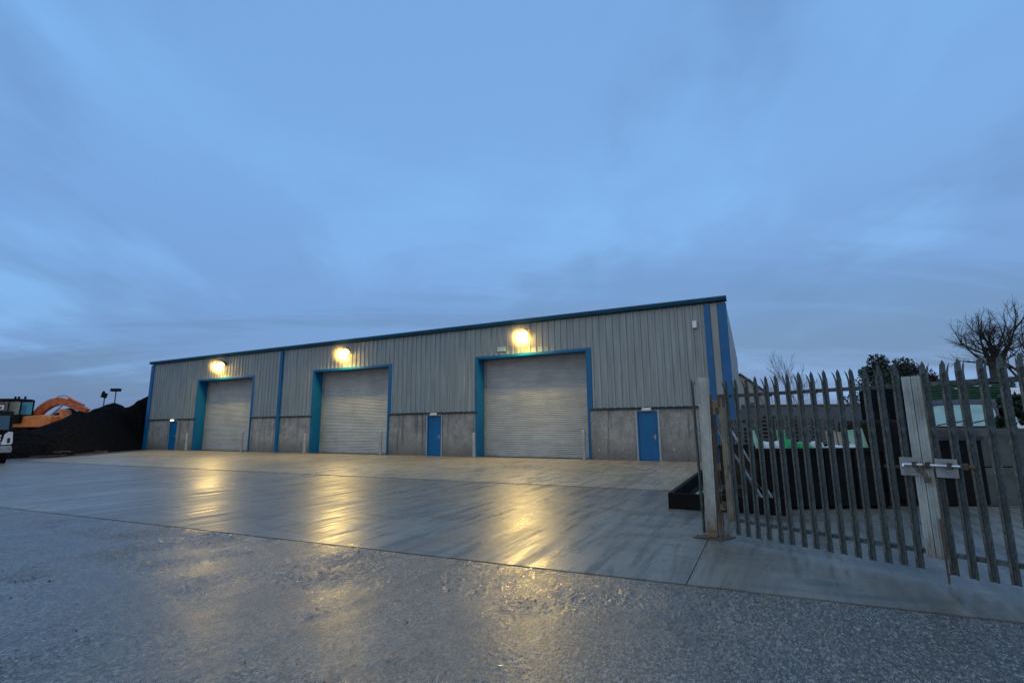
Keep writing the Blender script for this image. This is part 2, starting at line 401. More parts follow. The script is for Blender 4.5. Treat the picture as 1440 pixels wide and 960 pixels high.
# base wall panels
edges = [L]
for (a, b) in sorted(doors + pd): edges += [a, b]
edges.append(0.0)
for i in range(0, len(edges), 2):
    a, b = edges[i], edges[i+1]
    cuts = [a]
    if a < -28.06 < b: cuts.append(-28.06)
    cuts.append(b)
    for p, q in zip(cuts, cuts[1:]):
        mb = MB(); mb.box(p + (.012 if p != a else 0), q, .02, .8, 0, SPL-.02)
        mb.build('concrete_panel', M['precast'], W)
mb = MB()                                   # dark sill flashing between base and cladding
segs = []; cur = L
for (a, b) in doors: segs.append((cur, a-.02)); cur = b+.12
segs.append((cur, 0))
for a, b in segs: mb.prism([(-.075, SPL-.03), (.0, SPL-.03), (.0, SPL+.07), (-.02, SPL+.07), (-.075, SPL+.01)], a, b, 'x')
mb.build('sill_flashing', M['sill'], W)
# gutter
mb = MB(); mb.prism([(-.25, 6.91), (-.05, 6.87), (.02, 6.87), (.02, 7.06), (-.25, 7.09), (-.28, 7.04)], L-.14, .10, 'x')
mb.build('gutter', M['teal'], W)
# corner and bay cover strips
for (a, b, y) in ((L-.12, L+.30, -.09), (-28.22, -27.98, -.13), (-.86, -.62, -.14), (-.30, .06, -.10)):
    mb = MB(); mb.box(a, b, y, .01 if b < 0 else .22, .0, 6.795)
    mb.build('downpipe' if y < -.1 else 'corner_flashing', M['blue'], W, bevel=.012)
mb = MB(); mb.box(-28.45, -28.24, -.06, -.037, SPL+.09, 6.79); mb.box(-.60, -.32, -.05, -.037, SPL+.09, 6.79)
mb.build('joint_strip', M['clad'], W)
# roller doors
for (a, b) in doors:
    fr = MB()
    fr.box(a-.14, a+.002, -.055, .80, .0, HD+.14)                  # left jamb and its reveal
    fr.box(b-.002, b+.26, -.055, -.002, SPL+.0, HD+.14); fr.box(b-.002, b+.10, -.055, .80, 0, SPL-.001)
    fr.box(b-.0015, b+.05, .0, .80, SPL, HD+.10)
    fr.box(a+.003, b-.003, -.055, .80, HD, HD+.14)
    F = fr.build('door_surround', M['blue'], W, bevel=.006)
    sh = MB(); z = .10; p = .092
    rows = []
    while z < HD+.02:
        for k, (dz, dy) in enumerate(((0, 0), (.012, -.009), (.034, -.015), (.056, -.009), (.068, 0), (.080, .002))):
            rows.append((z+dz, .765+dy))
        z += p
    for (z0, y0), (z1, y1) in zip(rows, rows[1:]):
        if z0 > HD-.005: break
        sh.quad((a+.003, y0, z0), (b-.003, y0, z0), (b-.003, y1, min(z1, HD-.002)), (a+.003, y1, min(z1, HD-.002)))
    SH = sh.build('roller_shutter', M['shutter'], W)
    x = MB(); x.box(a+.01, b-.01, .72, .79, .012, .105)
    x.build('bottom_rail', M['trim'], SH)
    x = MB(); x.box(a+.004, a+.09, .66, .735, .0, HD-.01); x.box(b-.19, b-.004, .66, .735, .0, HD-.01)
    x.build('guide_rail', M['trim'], SH)
# personnel doors
for k, (a, b) in enumerate(pd):
    f = MB(); f.box(a, a+.05, .0, .2, 0, 2.20); f.box(b-.05, b, .0, .2, 0, 2.20); f.box(a+.05, b-.05, .0, .2, 2.15, 2.20)
    D = MB(); D.box(a+.052, b-.052, .05, .10, .015, 2.147)
    d = D.build('personnel_door', M['blue'], W)
    f.build('door_frame', M['blue'] if k else M['blue'], d)
    f = MB(); f.box(a-.07, a-.002, -.012, .018, 0, 2.26); f.box(b+.002, b+.07, -.012, .018, 0, 2.26)
    f.build('edge_trim', M['trim'], d)
    hX = b-.15
    f = MB(); f.tube([(hX, .05, 1.05), (hX, -.01, 1.05), (hX-.12, -.012, 1.05)], .012); f.box(hX-.03, hX+.03, .03, .052, .93, 1.15)
    f.build('handle', M['trim'], d)
    f = MB(); f.box(a, b, .0, .3, 2.205, SPL-.03); f.build('lintel', M['precast'], W)
# small round vents in the base wall
for X, z in ((-5.9, .45), (-4.75, .48), (-2.5, .50), (-1.3, .45)):
    f = MB(); f.tube([(X, .03, z), (X, -.015, z)], .05, 12); f.build('pipe_stub', M['trim'], W)
# cable conduit and small camera near the right corner
cam_ = thing('security_camera', 'small white box camera high on the cladding near the right corner', 'camera', bw(-1.28, .05, 5.95), -TH)
f = MB(); f.box(-.09, .09, -.16, .02, -.16, .16); f.build('housing', M['white'], cam_, bevel=.02)
f = MB(); f.tube([(0, .01, -.15), (0, .01, -1.5)], .018); f.build('conduit', M['trim'], cam_)
sg = thing('emergency_sign', 'small pale green sign left of the floodlight over the right door', 'sign', bw(-11.05, .04, 5.62), -TH)
f = MB(); f.box(-.24, .24, -.05, .0, -.12, .12); f.build('panel', M['signgreen'], sg, bevel=.01)
f = MB(); f.box(-.27, .27, .0, .02, -.15, .15); f.build('backplate', M['trim'], sg)

# bulkhead lights over personnel doors
bl = ['small lit white bulkhead light over the leftmost blue personnel door',
      'small unlit white bulkhead light over the middle blue personnel door',
      'small unlit white bulkhead light over the rightmost blue personnel door']
for k, (a, b) in enumerate(pd):
    t_ = thing('bulkhead_light', bl[k], 'light', bw((a+b)/2, .08, 2.27), -TH, 'bulkhead lights over the personnel doors')
    f = MB(); f.box(-.21, .21, -.06, .06, -.07, .07); f.build('housing', M['white'], t_, bevel=.02)
    f = MB(); f.box(-.18, .18, -.11, -.062, -.055, .05); f.build('diffuser', M['smalllamp'] if k == 0 else M['dirtwhite'], t_, bevel=.02)
# floodlights
fl = ['lit yellow floodlight above the left roller door', 'lit yellow floodlight above the middle roller door', 'lit yellow floodlight above the right roller door, largest in view']
for k, X in enumerate((-34.25, -21.92, -9.58)):
    t_ = thing('floodlight', fl[k], 'floodlight', bw(X, .04, 6.24), -TH, 'floodlights on the warehouse front')
    f = MB(); f.box(-.05, .05, -.20, .0, .10, .15); f.box(-.12, .12, -.012, .012, -.02, .22)
    f.build('bracket', M['black'], t_)
    m = Matrix.Translation((0, -.27, .05)) @ Matrix.Rotation(R(-46), 4, 'X')
    f = MB(); f.prism([(-.27, -.22), (.27, -.22), (.27, .22), (-.27, .22)], .0, .12, 'z', m)
    f.build('housing', M['black'], t_, bevel=.02)
    f = MB(); f.prism([(.24*math.cos(q*math.pi/12), .20*math.sin(q*math.pi/12)) for q in range(24)], -.012, -.002, 'z', m)
    f.build('halo_reflector', M['halo_reflector'], t_)
    f = MB()
    for r0, r1, z0, z1 in ((.18, .165, -.014, -.08), (.165, .11, -.08, -.13), (.11, .0, -.13, -.15)):
        for q in range(20):
            c0, s0, c1, s1 = math.cos(q*math.pi/10), math.sin(q*math.pi/10), math.cos((q+1)*math.pi/10), math.sin((q+1)*math.pi/10)
            P = [m @ Vector(p) for p in ((r0*c0, r0*s0*.85, z0), (r0*c1, r0*s1*.85, z0), (r1*c1, r1*s1*.85, z1), (r1*c0, r1*s0*.85, z1))]
            f.quad(*P)
    f.build('lens', M['lamp'], t_, smooth=True)
    hz_ = MB(); n1, n2 = 24, 14
    for i in range(n2+1):
        for j in range(n1):
            a_ = math.pi*i/n2; b_ = 2*math.pi*j/n1
            hz_.v.append((1.05*math.sin(a_)*math.cos(b_), 1.05*math.sin(a_)*math.sin(b_), 1.05*math.cos(a_)))
    for i in range(n2):
        for j in range(n1): hz_.f.append((i*n1+j, (i+1)*n1+j, (i+1)*n1+(j+1) % n1, i*n1+(j+1) % n1))
    ho = hz_.build('lamp_halo', M['halo'], t_, smooth=True); ho.location = m @ Vector((0, 0, -.12))  # added ball imitating the halo of the lit lens
    ld = bpy.data.lights.new('floodlight_lamp', 'AREA'); ld.shape = 'DISK'; ld.size = .34; ld.energy = 500; ld.color = (1, .64, .17)
    lo = bpy.data.objects.new('bulb', ld); col.objects.link(lo); lo.parent = t_
    lo.location = m @ Vector((0, 0, -.25)); lo.rotation_euler = (R(-46), 0, 0)

# bollards
def bollard(label, X, out, h, lean=0):
    t_ = thing('bollard', label, 'bollard', bw(X, out, 0), -TH, 'bollards beside the roller doors')
    f = MB(); f.tube([(0, 0, 0), (lean, 0, h-.03), (lean, 0, h)], [.085, .085, .06], 14)
    f.build('pipe', M['trim'], t_)
    f = MB(); f.prism([(.14*math.cos(q*math.pi/8), .14*math.sin(q*math.pi/8)) for q in range(16)], .001, .02); f.build('base_collar', M['precast'], t_)
nm = ('left', 'middle', 'right')
for k, (a, b) in enumerate(doors):
    bollard('grey steel bollard at the left side of the %s roller door' % nm[k], a+.12, .60, 1.25, -.03)
    bollard('grey steel bollard at the right side of the %s roller door' % nm[k], b-.10, .42, 1.35, .0)

# ------------------------------------------------------------------ palisade gates
def pale_mesh(h, side):
    mb = MB(); t = .004
    P = [(-.036, .0), (-.030, -.010), (-.014, -.004), (-.010, .012), (.010, .012), (.014, -.004), (.030, -.010), (.036, .0)]
    zs = h - .13
    n = len(P)
    ring = lambda z, dy: [(x, y+dy, z) for x, y in P]
    a, b, c, d = ring(0, 0), ring(zs, 0), ring(0, t), ring(zs, t)
    for i in range(n-1):
        mb.quad(a[i], a[i+1], b[i+1], b[i]); mb.quad(c[i+1], c[i], d[i], d[i+1])
    mb.quad(a[0], b[0], d[0], c[0]); mb.quad(a[-1], c[-1], d[-1], b[-1])
    # centre spear
    mb.prism([(-.017, zs-.005), (.017, zs-.005), (.019, zs+.085), (.0, h), (-.019, zs+.085)], .0, .012, 'y')
    # the two outer prongs, bent away
    for sx in (-1, 1):
        x0, x1 = sx*.019, sx*.036
        b0 = [(x0, 0, zs-.005), (x1, 0, zs-.005)]
        q = side*.028; tp = (sx*.040, side*.055, zs+.105)
        for dy in (0, .006):
            mb.quad((x0, dy, zs-.005), (x1, dy, zs-.005), (x1+sx*.002, q+dy, zs+.06), (x0+sx*.004, q+dy, zs+.06))
            mb.quad((x0+sx*.004, q+dy, zs+.06), (x1+sx*.002, q+dy, zs+.06), (tp[0], tp[1]+dy, tp[2]))
        mb.quad((x0, 0, zs-.005), (x0, .006, zs-.005), (x0+sx*.004, q+.006, zs+.06), (x0+sx*.004, q, zs+.06))
        mb.quad((x1, 0, zs-.005), (x1, .006, zs-.005), (x1+sx*.002, q+.006, zs+.06), (x1+sx*.002, q, zs+.06))
    return mb
TOPZ, BOTZ = 2.19, .10
ga = thing('palisade_gate', 'left leaf of the grey palisade gate, hung on the pale rusty post', 'gate', GO, -GT, 'palisade gate leaves')
gb = thing('palisade_gate', 'right leaf of the grey palisade gate, running out of the right edge', 'gate', GO, -GT, 'palisade gate leaves')
def pales(root, ss, side):
    proto = pale_mesh(TOPZ-BOTZ, side).build('pale', M['galv'], root)
    for i, s in enumerate(ss):
        o = proto if i == 0 else proto.copy()
        if i: col.objects.link(o)
        o.parent = root
        o.location = (s + random.uniform(-.006, .006), -.045, BOTZ + random.uniform(-.008, .008))
        o.rotation_euler = (random.uniform(-.006, .006), random.uniform(-.006, .006), random.uniform(-.08, .08))
pales(ga, [.366 + .1415*k for k in range(15)], -1)
pales(gb, [2.615 + .1425*k for k in range(18)], 1)
def angle_rail(mb, x0, x1, z):
    mb.box(x0, x1, -.028, -.022, z-.045, z); mb.box(x0, x1, -.0215, .028, z-.006, z+.0005)
for root, x0, x1, nmz in ((ga, .316, 2.415, 'left'), (gb, 2.577, 5.15, 'right')):
    for z in (1.97, .30):
        r_ = MB(); angle_rail(r_, x0, x1, z); r_.build('rail', M['galv'], root)
# stiles: channel sections meeting in the middle
def stile(root, x0, x1, m, z0=.235, z1=2.03, y0=-.085):
    f = MB(); f.box(x0, x1, y0, y0+.006, z0, z1); f.box(x0, x0+.008, y0+.006, .04, z0, z1); f.box(x1-.008, x1, y0+.006, .04, z0, z1)
    f.box(x0+.03, x1-.03, y0-.012, y0, z0+.01, z1-.01)
    f.box(x0, x1, y0, .04, z1, z1+.006)
    return f.build('stile', m, root, bevel=.003)
stile(ga, 2.415, 2.492, M['post']); stile(gb, 2.498, 2.575, M['post'])
stile(ga, .225, .315, M['ochre'], .26, 1.93, -.05)
f = MB(); f.box(.215, .325, -.06, .05, 1.80, 1.98); f.box(.14, .22, -.03, .02, 1.72, 1.80); f.box(.14, .22, -.03, .02, .42, .50)
f.build('hinge', M['rust'], ga, bevel=.004)
f = MB(); f.box(2.305, 2.482, -.104, -.098, 1.02, 1.205); f.build('latch_plate', M['zinc'], ga, bevel=.002)
f = MB(); f.box(2.60, 2.775, -.104, -.098, 1.02, 1.20); f.build('latch_plate', M['zinc'], gb, bevel=.002)
f = MB(); f.tube([(2.35, -.125, 1.135), (2.80, -.125, 1.135)], .014, 10); f.tube([(2.35, -.125, 1.135), (2.35, -.15, 1.135), (2.35, -.17, 1.11)], .012, 8)
f.build('sliding_bolt', M['rod'], gb)
f = MB()
for x in (2.44, 2.55, 2.72, 2.84): f.box(x-.018, x+.018, -.145, -.1045, 1.105, 1.165)
f.build('bolt_keeper', M['rust'], gb, bevel=.003)
f = MB(); f.tube([(2.83, -.09, 1.13), (2.90, -.09, 1.13)], .02, 8); f.box(2.14, 2.30, -.04, -.03, 1.085, 1.115); f.build('bolt_end', M['rust'], gb)
# drop bolt
f = MB(); f.tube([(2.575, -.10, .62), (2.575, -.10, .02)], .010, 8); f.tube([(2.575, -.10, .10), (2.66, -.12, .17), (2.66, -.12, .26)], .007, 6)
f.build('drop_bolt', M['rust'], gb)
pk = thing('padlock', 'rusty padlock hanging on a short chain at the gate latch', 'padlock', GO, -GT)
f = MB(); f.box(2.505, 2.56, -.155, -.125, .965, 1.02); f.build('body', M['rust'], pk, bevel=.008)
f = MB(); f.tube([(2.515, -.14, 1.02), (2.515, -.14, 1.06), (2.532, -.14, 1.08), (2.55, -.14, 1.06), (2.55, -.14, 1.02)], .005, 6)
f.build('shackle', M['zinc'], pk)
f = MB()
for i in range(9):
    a0 = i*.7; cx, cz = 2.50+.03*math.cos(a0), 1.135 - i*.012
    f.tube([(cx + .017*math.cos(q*math.pi/4), -.15+.008*math.sin(a0), cz+.012*math.sin(q*math.pi/4)) for q in range(9)], .004, 5)
f.build('chain', M['rust'], pk)

# gate post
gp = thing('gate_post', 'tall pale steel gate post with rust streaks and a bolted base plate', 'post', bw(.27, 15.2, 0), -TH)
f = MB(); f.box(.005, .155, -.085, -.074, .02, 2.24); f.box(.005, .155, .065, .076, .02, 2.24); f.box(.076, .084, -.074, .065, .02, 2.24)
f.box(.03, .13, -.094, -.0855, .10, 2.20)
cl = f.build('column', M['post'], gp, bevel=.004); cl.rotation_euler.y = .014
f = MB(); f.box(.175, .215, -.06, .04, .02, 1.98); f.box(.225, .245, -.03, .0, .03, 1.9); f.build('side_channel', M['rust'], gp, bevel=.003)
f = MB(); f.box(.16, .29, -.05, .03, 1.70, 1.90); f.box(.16, .29, -.05, .03, .38, .46); f.build('hinge_bracket', M['ochre'], gp, bevel=.004)
f = MB(); f.prism([(-.16, -.17), (.22, -.19), (.38, .08), (.0, .17)], .003, .016); f.build('base_plate', M['rust'], gp)
f = MB()
for x, y in ((-.10, -.12), (.19, -.13), (.28, .05), (.02, .12)): f.tube([(x, y, .016), (x, y, .045)], .012, 6)
f.build('anchor_bolt', M['rust'], gp)
pl = pale_mesh(2.16, -1).build('side_pale', M['galv'], gp); pl.location = (-.02, -.055, .06); pl.rotation_euler = (0, -.035, R(75))
# far post of the gate, out of frame to the right
gp2 = thing('gate_post', 'pale steel gate post at the far end of the right leaf', 'post', (GO[0]+5.22*math.cos(GT), GO[1]-5.22*math.sin(GT), 0), -GT)
f = MB(); f.box(-.06, .06, -.07, -.06, 0, 2.24); f.box(-.06, .06, .05, .06, 0, 2.24); f.box(-.004, .004, -.06, .05, 0, 2.24); f.build('column', M['post'], gp2)

# ------------------------------------------------------------------ steel tray beside the post
ty = thing('steel_tray', 'low black steel tray lying on the concrete beside the gate post', 'tray', bw(-.62, 12.96, 0), -TH)
f = MB(); w_, l_, h_ = 2.0, 5.6, .29
f.box(0, w_, 0, .05, .004, h_); f.box(0, .09, .051, l_, .004, h_); f.box(w_-.09, w_, .051, l_, .004, h_); f.box(.091, w_-.091, l_-.06, l_, .004, h_); f.box(.091, w_-.091, .051, l_-.061, .004, .05)
f.build('frame', M['black'], ty, bevel=.008)
f = MB(); f.quad((.25, .5, .09), (w_-.3, .8, .08), (w_-.25, 3.6, .10), (.35, 3.2, .11)); f.build('wet_sheet', M['aqua'], ty)
f = MB(); f.tube([(.5, 1.2, .14), (1.5, 2.5, .13)], .03, 6); f.tube([(.3, 2.2, .15), (1.2, 1.0, .13)], .025, 6); f.build('scrap_bar', M['black'], ty)

# ------------------------------------------------------------------ bars leaning behind the gate hinge
labs = ['long pale metal strip leaning behind the gate hinge, %s' % s for s in
        ('leftmost of the bundle', 'second from the left', 'third from the left', 'fourth from the left', 'rightmost of the bundle')]
for i in range(5):
    t_ = MB(); x0 = 4.02 + .115*i; x1 = 4.48 + .11*i + random.uniform(-.10, .10)
    y0 = 9.15 + .03*i; zt = 1.64 - .11*((i*2) % 5)
    a = Vector((x0, y0+.9, zt)); b = Vector((x1, y0, .02))
    d = (b-a).normalized(); s = Vector((.020, 0, 0)); u = d.cross(Vector((1,0,0))).normalized()*.02
    for q in ((s, Vector()), (Vector(), u)):
        t_.quad(a-q[0]-q[1], a+q[0]+q[1], b+q[0]+q[1], b-q[0]-q[1])
    o = t_.build('metal_strip', M['trim'] if i % 2 else M['galv']); tag(o, labs[i], 'metal strip', 'metal strips leaning behind the gate')
    so = o.modifiers.new('s', 'SOLIDIFY'); so.thickness = .004
# rack they lean on
rk = thing('steel_rack', 'dark steel frame behind the gate hinge with metal strips leaning on it', 'rack', (4.45, 10.25, 0), -.2)
f = MB(); f.box(-.6, -.55, -.03, .03, 0, 1.6); f.box(.55, .6, -.03, .03, 0, 1.6); f.box(-.55, .55, -.025, .025, 1.5, 1.56); f.box(-.55, .55, -.025, .025, .3, .36)
f.build('frame', M['galv'], rk)

# ------------------------------------------------------------------ skip with waste
sk = thing('waste_skip', 'long black steel skip full of green and white waste behind the gate', 'skip', (5.85, 10.35, 0), 0)
f = MB(); hw, hd, ht = 1.28, .85, 1.10
f.prism([(-hw, .06), (hw, .06), (hw, ht), (-hw, ht)], -hd, -hd+.03, 'y'); f.prism([(-hw, .06), (hw, .06), (hw, ht), (-hw, ht)], hd-.03, hd, 'y')
f.box(-hw, -hw+.03, -hd+.031, hd-.031, .06, ht); f.box(hw-.03, hw, -hd+.031, hd-.031, .06, ht); f.box(-hw+.03, hw-.03, -hd+.03, hd-.03, .061, .1)
SK = f.build('body', M['black'], sk)
f = MB()
for x in (-1.1, -.55, 0, .55, 1.1): f.box(x-.03, x+.03, -hd-.04, -hd-.001, .06, ht-.07)
f.box(-hw-.03, hw+.03, -hd-.05, -hd-.001, ht-.065, ht+.01); f.box(-hw-.03, hw+.03, hd+.001, hd+.05, ht-.065, ht+.01)
f.build('rib', M['black'], sk)
f = MB()
for x in (-1, 1): f.box(x-.08, x+.08, -.8, .8, 0, .058)
f.build('skid', M['black'], sk)
f = MB(); f.box(-hw+.05, hw-.05, -hd+.05, hd-.05, .3, .98); f.build('rubble_fill', M['mud'], sk)
def bag(name, label, x, y, z, sx, sy, sz, m, rz=0, grp=None):
    b = MB(); n1, n2 = 12, 9
    seed = random.random()*40
    for i in range(n2+1):
        ph = -math.pi/2 + math.pi*i/n2
        for j in range(n1):
            t = 2*math.pi*j/n1
            v = Vector((math.copysign(abs(math.cos(t))**.6, math.cos(t))*math.cos(ph)**.6 if math.cos(ph) > 0 else 0, math.copysign(abs(math.sin(t))**.6, math.sin(t))*math.cos(ph)**.6 if math.cos(ph) > 0 else 0, math.sin(ph)))
            k = 1 + .22*noise.noise(v*1.7 + Vector((seed, 0, 0)))
            b.v.append((v.x*sx*k, v.y*sy*k, v.z*sz*k))
    for i in range(n2):
        for j in range(n1):
            b.f.append((i*n1+j, i*n1+(j+1) % n1, (i+1)*n1+(j+1) % n1, (i+1)*n1+j))
    o = b.build(name, m, smooth=True, loc=(x, y, z), rz=rz); tag(o, label, 'bag', grp); return o
def panel(name, label, cat, x, y, z, w, h, m, tilt=0, lean=.15, grp=None, th=.02):
    b = MB(); b.box(-w/2, w/2, -th/2, th/2, 0, h)
    o = b.build(name, m, loc=(x, y, z)); o.rotation_euler = (-lean, tilt, random.uniform(-.1, .1)); tag(o, label, cat, grp); return o
panel('plastic_sheet', 'bright green plastic sheet standing up in the black skip, brightest green', 'plastic sheet', 5.32, 9.95, .95, .17, .50, M['greenbag'], .06)
panel('plastic_sheet', 'narrow green plastic offcut right beside the brightest green sheet in the skip', 'plastic sheet', 5.46, 9.99, .95, .12, .32, M['greenbag'], .12)
panel('plastic_sheet', 'pale green plastic strip at the left end of the skip', 'plastic sheet', 4.86, 9.95, .95, .08, .50, M['palegreen'], -.16)
panel('plastic_sheet', 'wide pale green sheeting at the right end of the skip', 'plastic sheet', 6.90, 10.0, .95, .34, .50, M['palegreen'], -.12)
panel('board', 'tan board standing in the skip, left one of the pair', 'board', 6.36, 10.0, .9, .20, .52, M['tanboard'], .02)
panel('board', 'tan board standing in the skip, right one of the pair', 'board', 6.62, 10.02, .9, .20, .50, M['tanboard'], -.03)
bag('rubbish_bag', 'white rubbish bag in the skip left of the bright green sheet', 4.98, 9.85, 1.10, .13, .12, .13, M['dirtwhite'], 0, 'rubbish bags in the skip')
bag('rubbish_bag', 'white rubbish bag in the skip touching the bright green sheet', 5.17, 9.84, 1.10, .12, .12, .13, M['dirtwhite'], .5, 'rubbish bags in the skip')
bag('rubbish_bag', 'green rubbish bag lying between white bags in the skip', 5.68, 9.85, 1.10, .13, .12, .12, M['greenbag'], .2, 'rubbish bags in the skip')
bag('rubbish_bag', 'pale rubbish bag right of the green bag in the skip', 5.93, 9.85, 1.10, .13, .12, .12, M['dirtwhite'], .8, 'rubbish bags in the skip')
bag('rubbish_bag', 'flattened white rubbish bag in front of the left tan board', 6.25, 9.82, 1.08, .16, .12, .07, M['dirtwhite'], .3, 'rubbish bags in the skip')
bag('rubbish_bag', 'flattened white rubbish bag in front of the right tan board', 6.58, 9.82, 1.08, .18, .12, .08, M['dirtwhite'], 1.1, 'rubbish bags in the skip')
tk = thing('oil_tank', 'tall black tank standing right of the waste skip', 'tank', (7.52, 10.4, 0), 0)
f = MB(); f.prism([(-.42,-.6),(.42,-.6),(.42,.6),(-.42,.6)], .06, 1.62); f.build('body', M['black'], tk, bevel=.08)
f = MB(); f.tube([(0, -.2, 1.60), (0, -.2, 1.78)], .14, 14); f.build('cap', M['black'], tk)
f = MB(); f.box(-.42, .42, -.6, -.4, 0, .058); f.box(-.42, .42, .4, .6, 0, .058); f.build('bearer', M['black'], tk)
bn = thing('steel_bin', 'black open steel bin between the tank and the concrete blocks', 'bin', (8.58, 10.2, 0), 0)
f = MB(); f.box(-.42, .42, -.5, -.47, .03, 1.28); f.box(-.42, .42, .47, .5, .03, 1.28); f.box(-.42, -.39, -.469, .469, .03, 1.28); f.box(.39, .42, -.469, .469, .03, 1.28); f.box(-.38, .38, -.46, .46, .03, .06)
f.build('body', M['black'], bn); f = MB(); f.box(-.45, .45, -.54, -.501, 1.22, 1.30); f.build('rim', M['plum'], bn)
for i, (x, z, w, nm_) in enumerate(((9.32, 0, .86, 'lower left'), (10.22, 0, .86, 'lower right'), (9.30, .72, .86, 'upper left'), (10.20, .72, .86, 'upper right'))):
    f = MB(); f.box(-w/2, w/2, -.4, .4, .0, .70); f.box(-w/2+.1, w/2-.1, -.08, .08, .70, .715)
    tag(f.build('concrete_block', M['block'], loc=(x, 10.15, z), bevel=.03), 'grey green stained concrete block, %s of the stack of four' % nm_, 'concrete block', 'stacked concrete blocks')

# pallets
pz = thing('pallet', 'x', 'pallet')
f = MB()
for k in range(7): f.box(-.6+.18*k-.0, -.6+.18*k+.12, -.5, .5, .122, .142)
for y in (-.46, 0, .46): f.box(-.6, .6, y-.05, y+.05, .1, .1215)
for y in (-.45, 0, .45): f.box(-.6, .6, y-.05, y+.05, .0, .02)
f.build('deck', M['timber'], pz)
f = MB()
for x in (-.53, 0, .53):
    for y in (-.45, 0, .45): f.box(x-.06, x+.06, y-.045, y+.045, .0205, .0995)
f.build('spacer_block', M['timber'], pz)
ordn = ['leftmost', 'middle', 'rightmost']
hgt = [12, 13, 12]; first = True
for s in range(3):
    for k in range(hgt[s]):
        if k < 3: continue
        o = pz if first else copy_tree(pz); first = False
        o.location = (9.25 + 1.27*s, 19.6 + .25*(s % 2), k*.146); o.rotation_euler.z = random.uniform(-.03, .03)
        n_ = hgt[s]-1-k
        o['label'] = 'grey pallet, %s of the %s pallet stack' % ('topmost' if n_ == 0 else ('%s from the top' % ['', 'second', 'third', 'fourth', 'fifth', 'sixth', 'seventh', 'eighth', 'ninth', 'tenth', 'eleventh', 'twelfth', 'thirteenth'][n_]), ordn[s])
        o['group'] = 'stacked pallets'
    f = MB(); f.box(-.6, .6, -.5, .5, 0, .436)
    tag(f.build('stack_base', M['block'], loc=(9.25 + 1.27*s, 19.6 + .25*(s % 2), 0), bevel=.02), 'concrete plinth under the %s pallet stack' % ordn[s], 'plinth', 'plinths under the pallet stacks')

# boundary wall
bwall = thing('boundary_wall', 'long grey rendered wall with a mossy top behind the pallets', 'wall', (13.0, 30, 0), 0)
f = MB(); f.box(-3, 12.6, 0, .3, 0, 2.62); f.build('wall', M['render'], bwall)
f = MB(); f.box(-3.02, 12.62, -.04, .34, 2.62, 2.74); f.build('coping', M['moss'], bwall, bevel=.02)

# house
hs = thing('house', 'beige gabled house with slate roof beyond the boundary wall', 'house', (27.7, 60, 0), 0)
f = MB(); f.prism([(-3.6, 0), (3.3, 0), (3.3, 5.1), (0, 7.5), (-3.6, 4.9)], 0, 9, 'y'); f.build('wall', M['housewall'], hs)
f = MB(); f.prism([(-3.9, 4.7), (0, 7.52), (3.6, 4.9), (3.6, 5.1), (0, 7.75), (-3.9, 4.9)], -.2, 9.2, 'y'); f.build('roof', M['slate'], hs)
f = MB(); f.box(-1.1, -.3, .6, 1.4, 6.6, 8.5); f.box(-1.15, -.25, .55, 1.45, 8.5, 8.62); f.build('chimney', M['chim'], hs)
f = MB(); f.box(.1, .7, 7.2, 7.9, 7.0, 8.5); f.build('chimney', M['housewall'], hs)
f = MB(); f.tube([(.4, 7.55, 8.5), (.4, 7.55, 8.95)], .16, 8); f.build('chimney_pot', M['chim'], hs)
f = MB(); f.box(1.0, 2.0, -.03, -.002, 3.2, 4.2); f.build('window', M['glass'], hs)

# green slatted shed
sd = thing('open_shed', 'open fronted shed with dark green slatted fascia under the bare tree', 'shed', (19.8, 21.5, 0), 0)
f = MB()
for k in range(6): f.box(-2.05, 2.05, -.05, -.02, 2.62+.105*k, 2.62+.105*k+.075)
f.build('slatted_fascia', M['greensteel'], sd)
f = MB(); f.box(-2.05, 2.05, -.06, .0, 2.50, 2.60); f.box(-2.1, 2.1, -.1, 4, 3.27, 3.33); f.build('roof', M['greensteel'], sd)
f = MB()
for x in (-2.0, 0, 2.0): f.box(x-.05, x+.05, 0, .1, 0, 3.26)
f.build('post', M['galv'], sd)
f = MB(); f.box(-2.05, 2.05, 3.8, 3.9, 0, 3.2); f.box(-2.1, -2.05, .12, 3.79, 0, 3.2); f.box(2.06, 2.1, .12, 3.79, 0, 3.2); f.build('wall', M['black'], sd)

# van facing the yard
vn = thing('parked_van', 'dark van with pale aqua windscreen parked under the green shed front', 'van', (14.25, 15.9, 0), R(-42))
f = MB(); f.prism([(0, .35), (0, 1.05), (.55, 1.32), (.95, 2.20), (1.2, 2.32), (4.6, 2.32), (4.7, 2.2), (4.7, .35)], -.92, .92, 'x'); f.build('body', M['plum'], vn, bevel=.06)
f = MB(); m = Matrix.Translation((0, .735, 1.78)) @ Matrix.Rotation(R(-24.5), 4, 'X')
f.prism([(.84*math.copysign(abs(math.cos(q*math.pi/20))**.42, math.cos(q*math.pi/20))*(1-.06*math.sin(q*math.pi/20)), .38*math.copysign(abs(math.sin(q*math.pi/20))**.5, math.sin(q*math.pi/20))) for q in range(40)], -.03, -.012, 'y', m); f.build('windscreen', M['aqua'], vn)
f = MB(); m2 = m
f.tube([m @ Vector((-.6, -.05, -.34)), m @ Vector((.1, -.06, -.20))], .012, 5); f.tube([m @ Vector((.0, -.05, -.34)), m @ Vector((.66, -.06, -.16))], .012, 5); f.build('wiper', M['black'], vn)
f = MB(); f.box(-.72, .72, -.02, -.002, .75, .95); f.build('grille', M['black'], vn)
